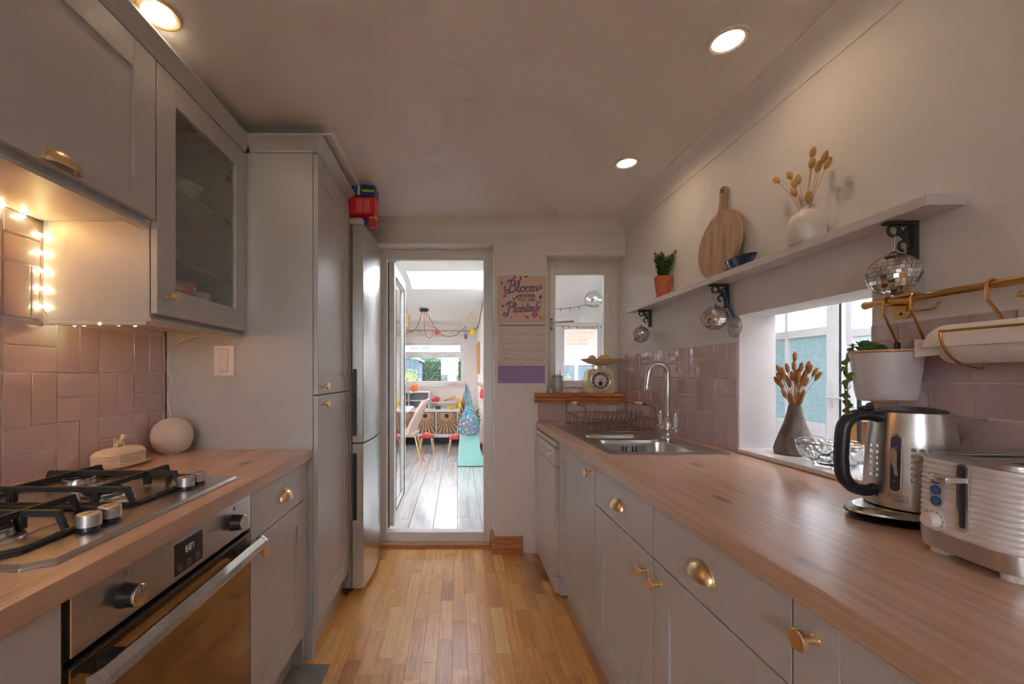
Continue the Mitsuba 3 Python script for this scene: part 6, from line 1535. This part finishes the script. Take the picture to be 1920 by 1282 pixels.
part(k, 'stems', cat(*[tube([(-1.02, 9.55, -.22), (-1.02+a, 9.55+b, .95)], .012, 5) for a, b in ((-.1, 0), (.08, .05), (0, -.08))]), 'stem_brown')
k = thing('washing_line_dress', 'white garment hanging on a clothes line in the garden', 'garment')
cl = []
for t in np.linspace(0, 1, 18):
    z = 1.60-.80*t
    hw = .13+.10*t if t > .12 else .13
    cl.append([(-.115+hw*.52*q, 9.6+.02*math.sin(q*9+t), z-(.10*(1-abs(q))**.7 if t < .02 else 0)) for q in np.linspace(-1, 1, 17)])
cl = np.array(cl)
part(k, 'cloth', cat(grid_surface(cl), grid_surface(cl+[0, .01, 0])), 'white_cloth', True)
part(k, 'straps', cat(*[tube([(-.115+s*.066, 9.6, 1.58), (-.115+s*.06, 9.6, 1.86)], .022, 6) for s in (-1, 1)]), 'white_cloth')
k = thing('clothes_line', 'thin clothes line across the garden', 'clothes line')
part(k, 'line', tube([(-5, 9.6, 1.87), (0, 9.6, 1.865), (6, 9.6, 1.87)], .006, 5), 'white_plastic')
part(k, 'post', tube([(-5, 9.6, -.22), (-5, 9.6, 1.9)], .03, 8), 'steel'); part(k, 'post', tube([(6, 9.6, -.22), (6, 9.6, 1.9)], .03, 8), 'steel')
k = thing('garden_fence', 'dark blue-grey boarded fence with white posts seen through the small window', 'fence')
for i, x in enumerate(np.arange(2.2, 5.3, .12)): part(k, 'board', box(x+.003, x+.117, 10.6, 10.62, -.2, 1.42, .003), 'grey_blue_boards')
for x in (2.98, 3.78, 4.6): part(k, 'post', box(x-.035, x+.035, 10.52, 10.59, -.22, 1.50, .005), 'white_plastic')
for i, x in enumerate((2.62, 3.25, 4.1)):
    k = thing('garden_shrub', ('bushy', 'slim', 'round')[i]+' yellow-green shrub at the foot of the boarded fence, '+('leftmost', 'in the middle', 'at the right')[i], 'shrub', 'shrubs at the fence')
    r = np.random.default_rng(40+i)
    pts = r.normal(size=(500, 3))*[.15-.03*i, .12, .20]+[x, 10.15, .62]
    part(k, 'leaves', leaf_cloud(pts, r.normal(size=(500, 3))+[0, 0, .7], .08, .03, 50+i), 'shrub_leaf', kind='stuff')
    part(k, 'stems', cat(*[tube([(x, 10.15, -.22), (x+a, 10.15, .62)], .012, 5) for a in (-.08, 0, .08)]), 'stem_brown')
def house(label, x0, x1, y, zt, roof, wins, wall='brickwork'):
    k = thing('neighbour_house', label, 'house', 'houses beyond the garden')
    part(k, 'walls', box(x0, x1, y, y+6, -.3, zt), wall)
    part(k, 'roof', prism(Polygon([(y-.4, zt-.1), (y+3, zt+roof), (y+6.4, zt-.1)]), x1-x0+.6, 'yz', x0-.3), 'roof_tile')
    for a, b, c, d in wins:
        w = part(k, 'window', cat(frame_rect(a, b, c, d, y-.06, y+.02, .08), box((a+b)/2-.03, (a+b)/2+.03, y-.05, y, c, d)), 'upvc')
        part(w, 'glass', box(a+.05, b-.05, y-.02, y-.01, c+.05, d-.05), 'black_glass')
    return k
house('pale rendered house behind the hedge at the left', -7.5, -.6, 21.0, 5.0, 2.2, [(-2.4, -1.3, 2.3, 3.3), (-4.4, -3.2, 2.3, 3.3), (-1.4, -.8, .2, 1.6)], 'far_wall_paint')
house('brick house behind the hedge at the right', .2, 4.4, 25.0, 5.0, 2.2, [(1.0, 2.2, 2.4, 3.5)])
kk = house('brick house standing behind the boarded fence', 3.0, 12.5, 17.0, 3.9, 1.6, [(6.6, 7.8, 1.8, 2.9)])
k = thing('brick_outbuilding', 'low brick outbuilding with a white roof edge behind the boarded fence', 'outbuilding')
part(k, 'fascia', box(3.2, 6.1, 13.36, 13.42, 1.50, 1.62, .01), 'white_plastic')
part(k, 'roof', hull([(x, y, z) for x in (3.2, 6.1) for y, z in ((13.38, 1.62), (15.4, 2.25), (15.4, 1.7))]), 'roof_tile')
part(k, 'wall', box(3.3, 6.0, 13.5, 15.3, -.22, 1.55), 'brickwork')
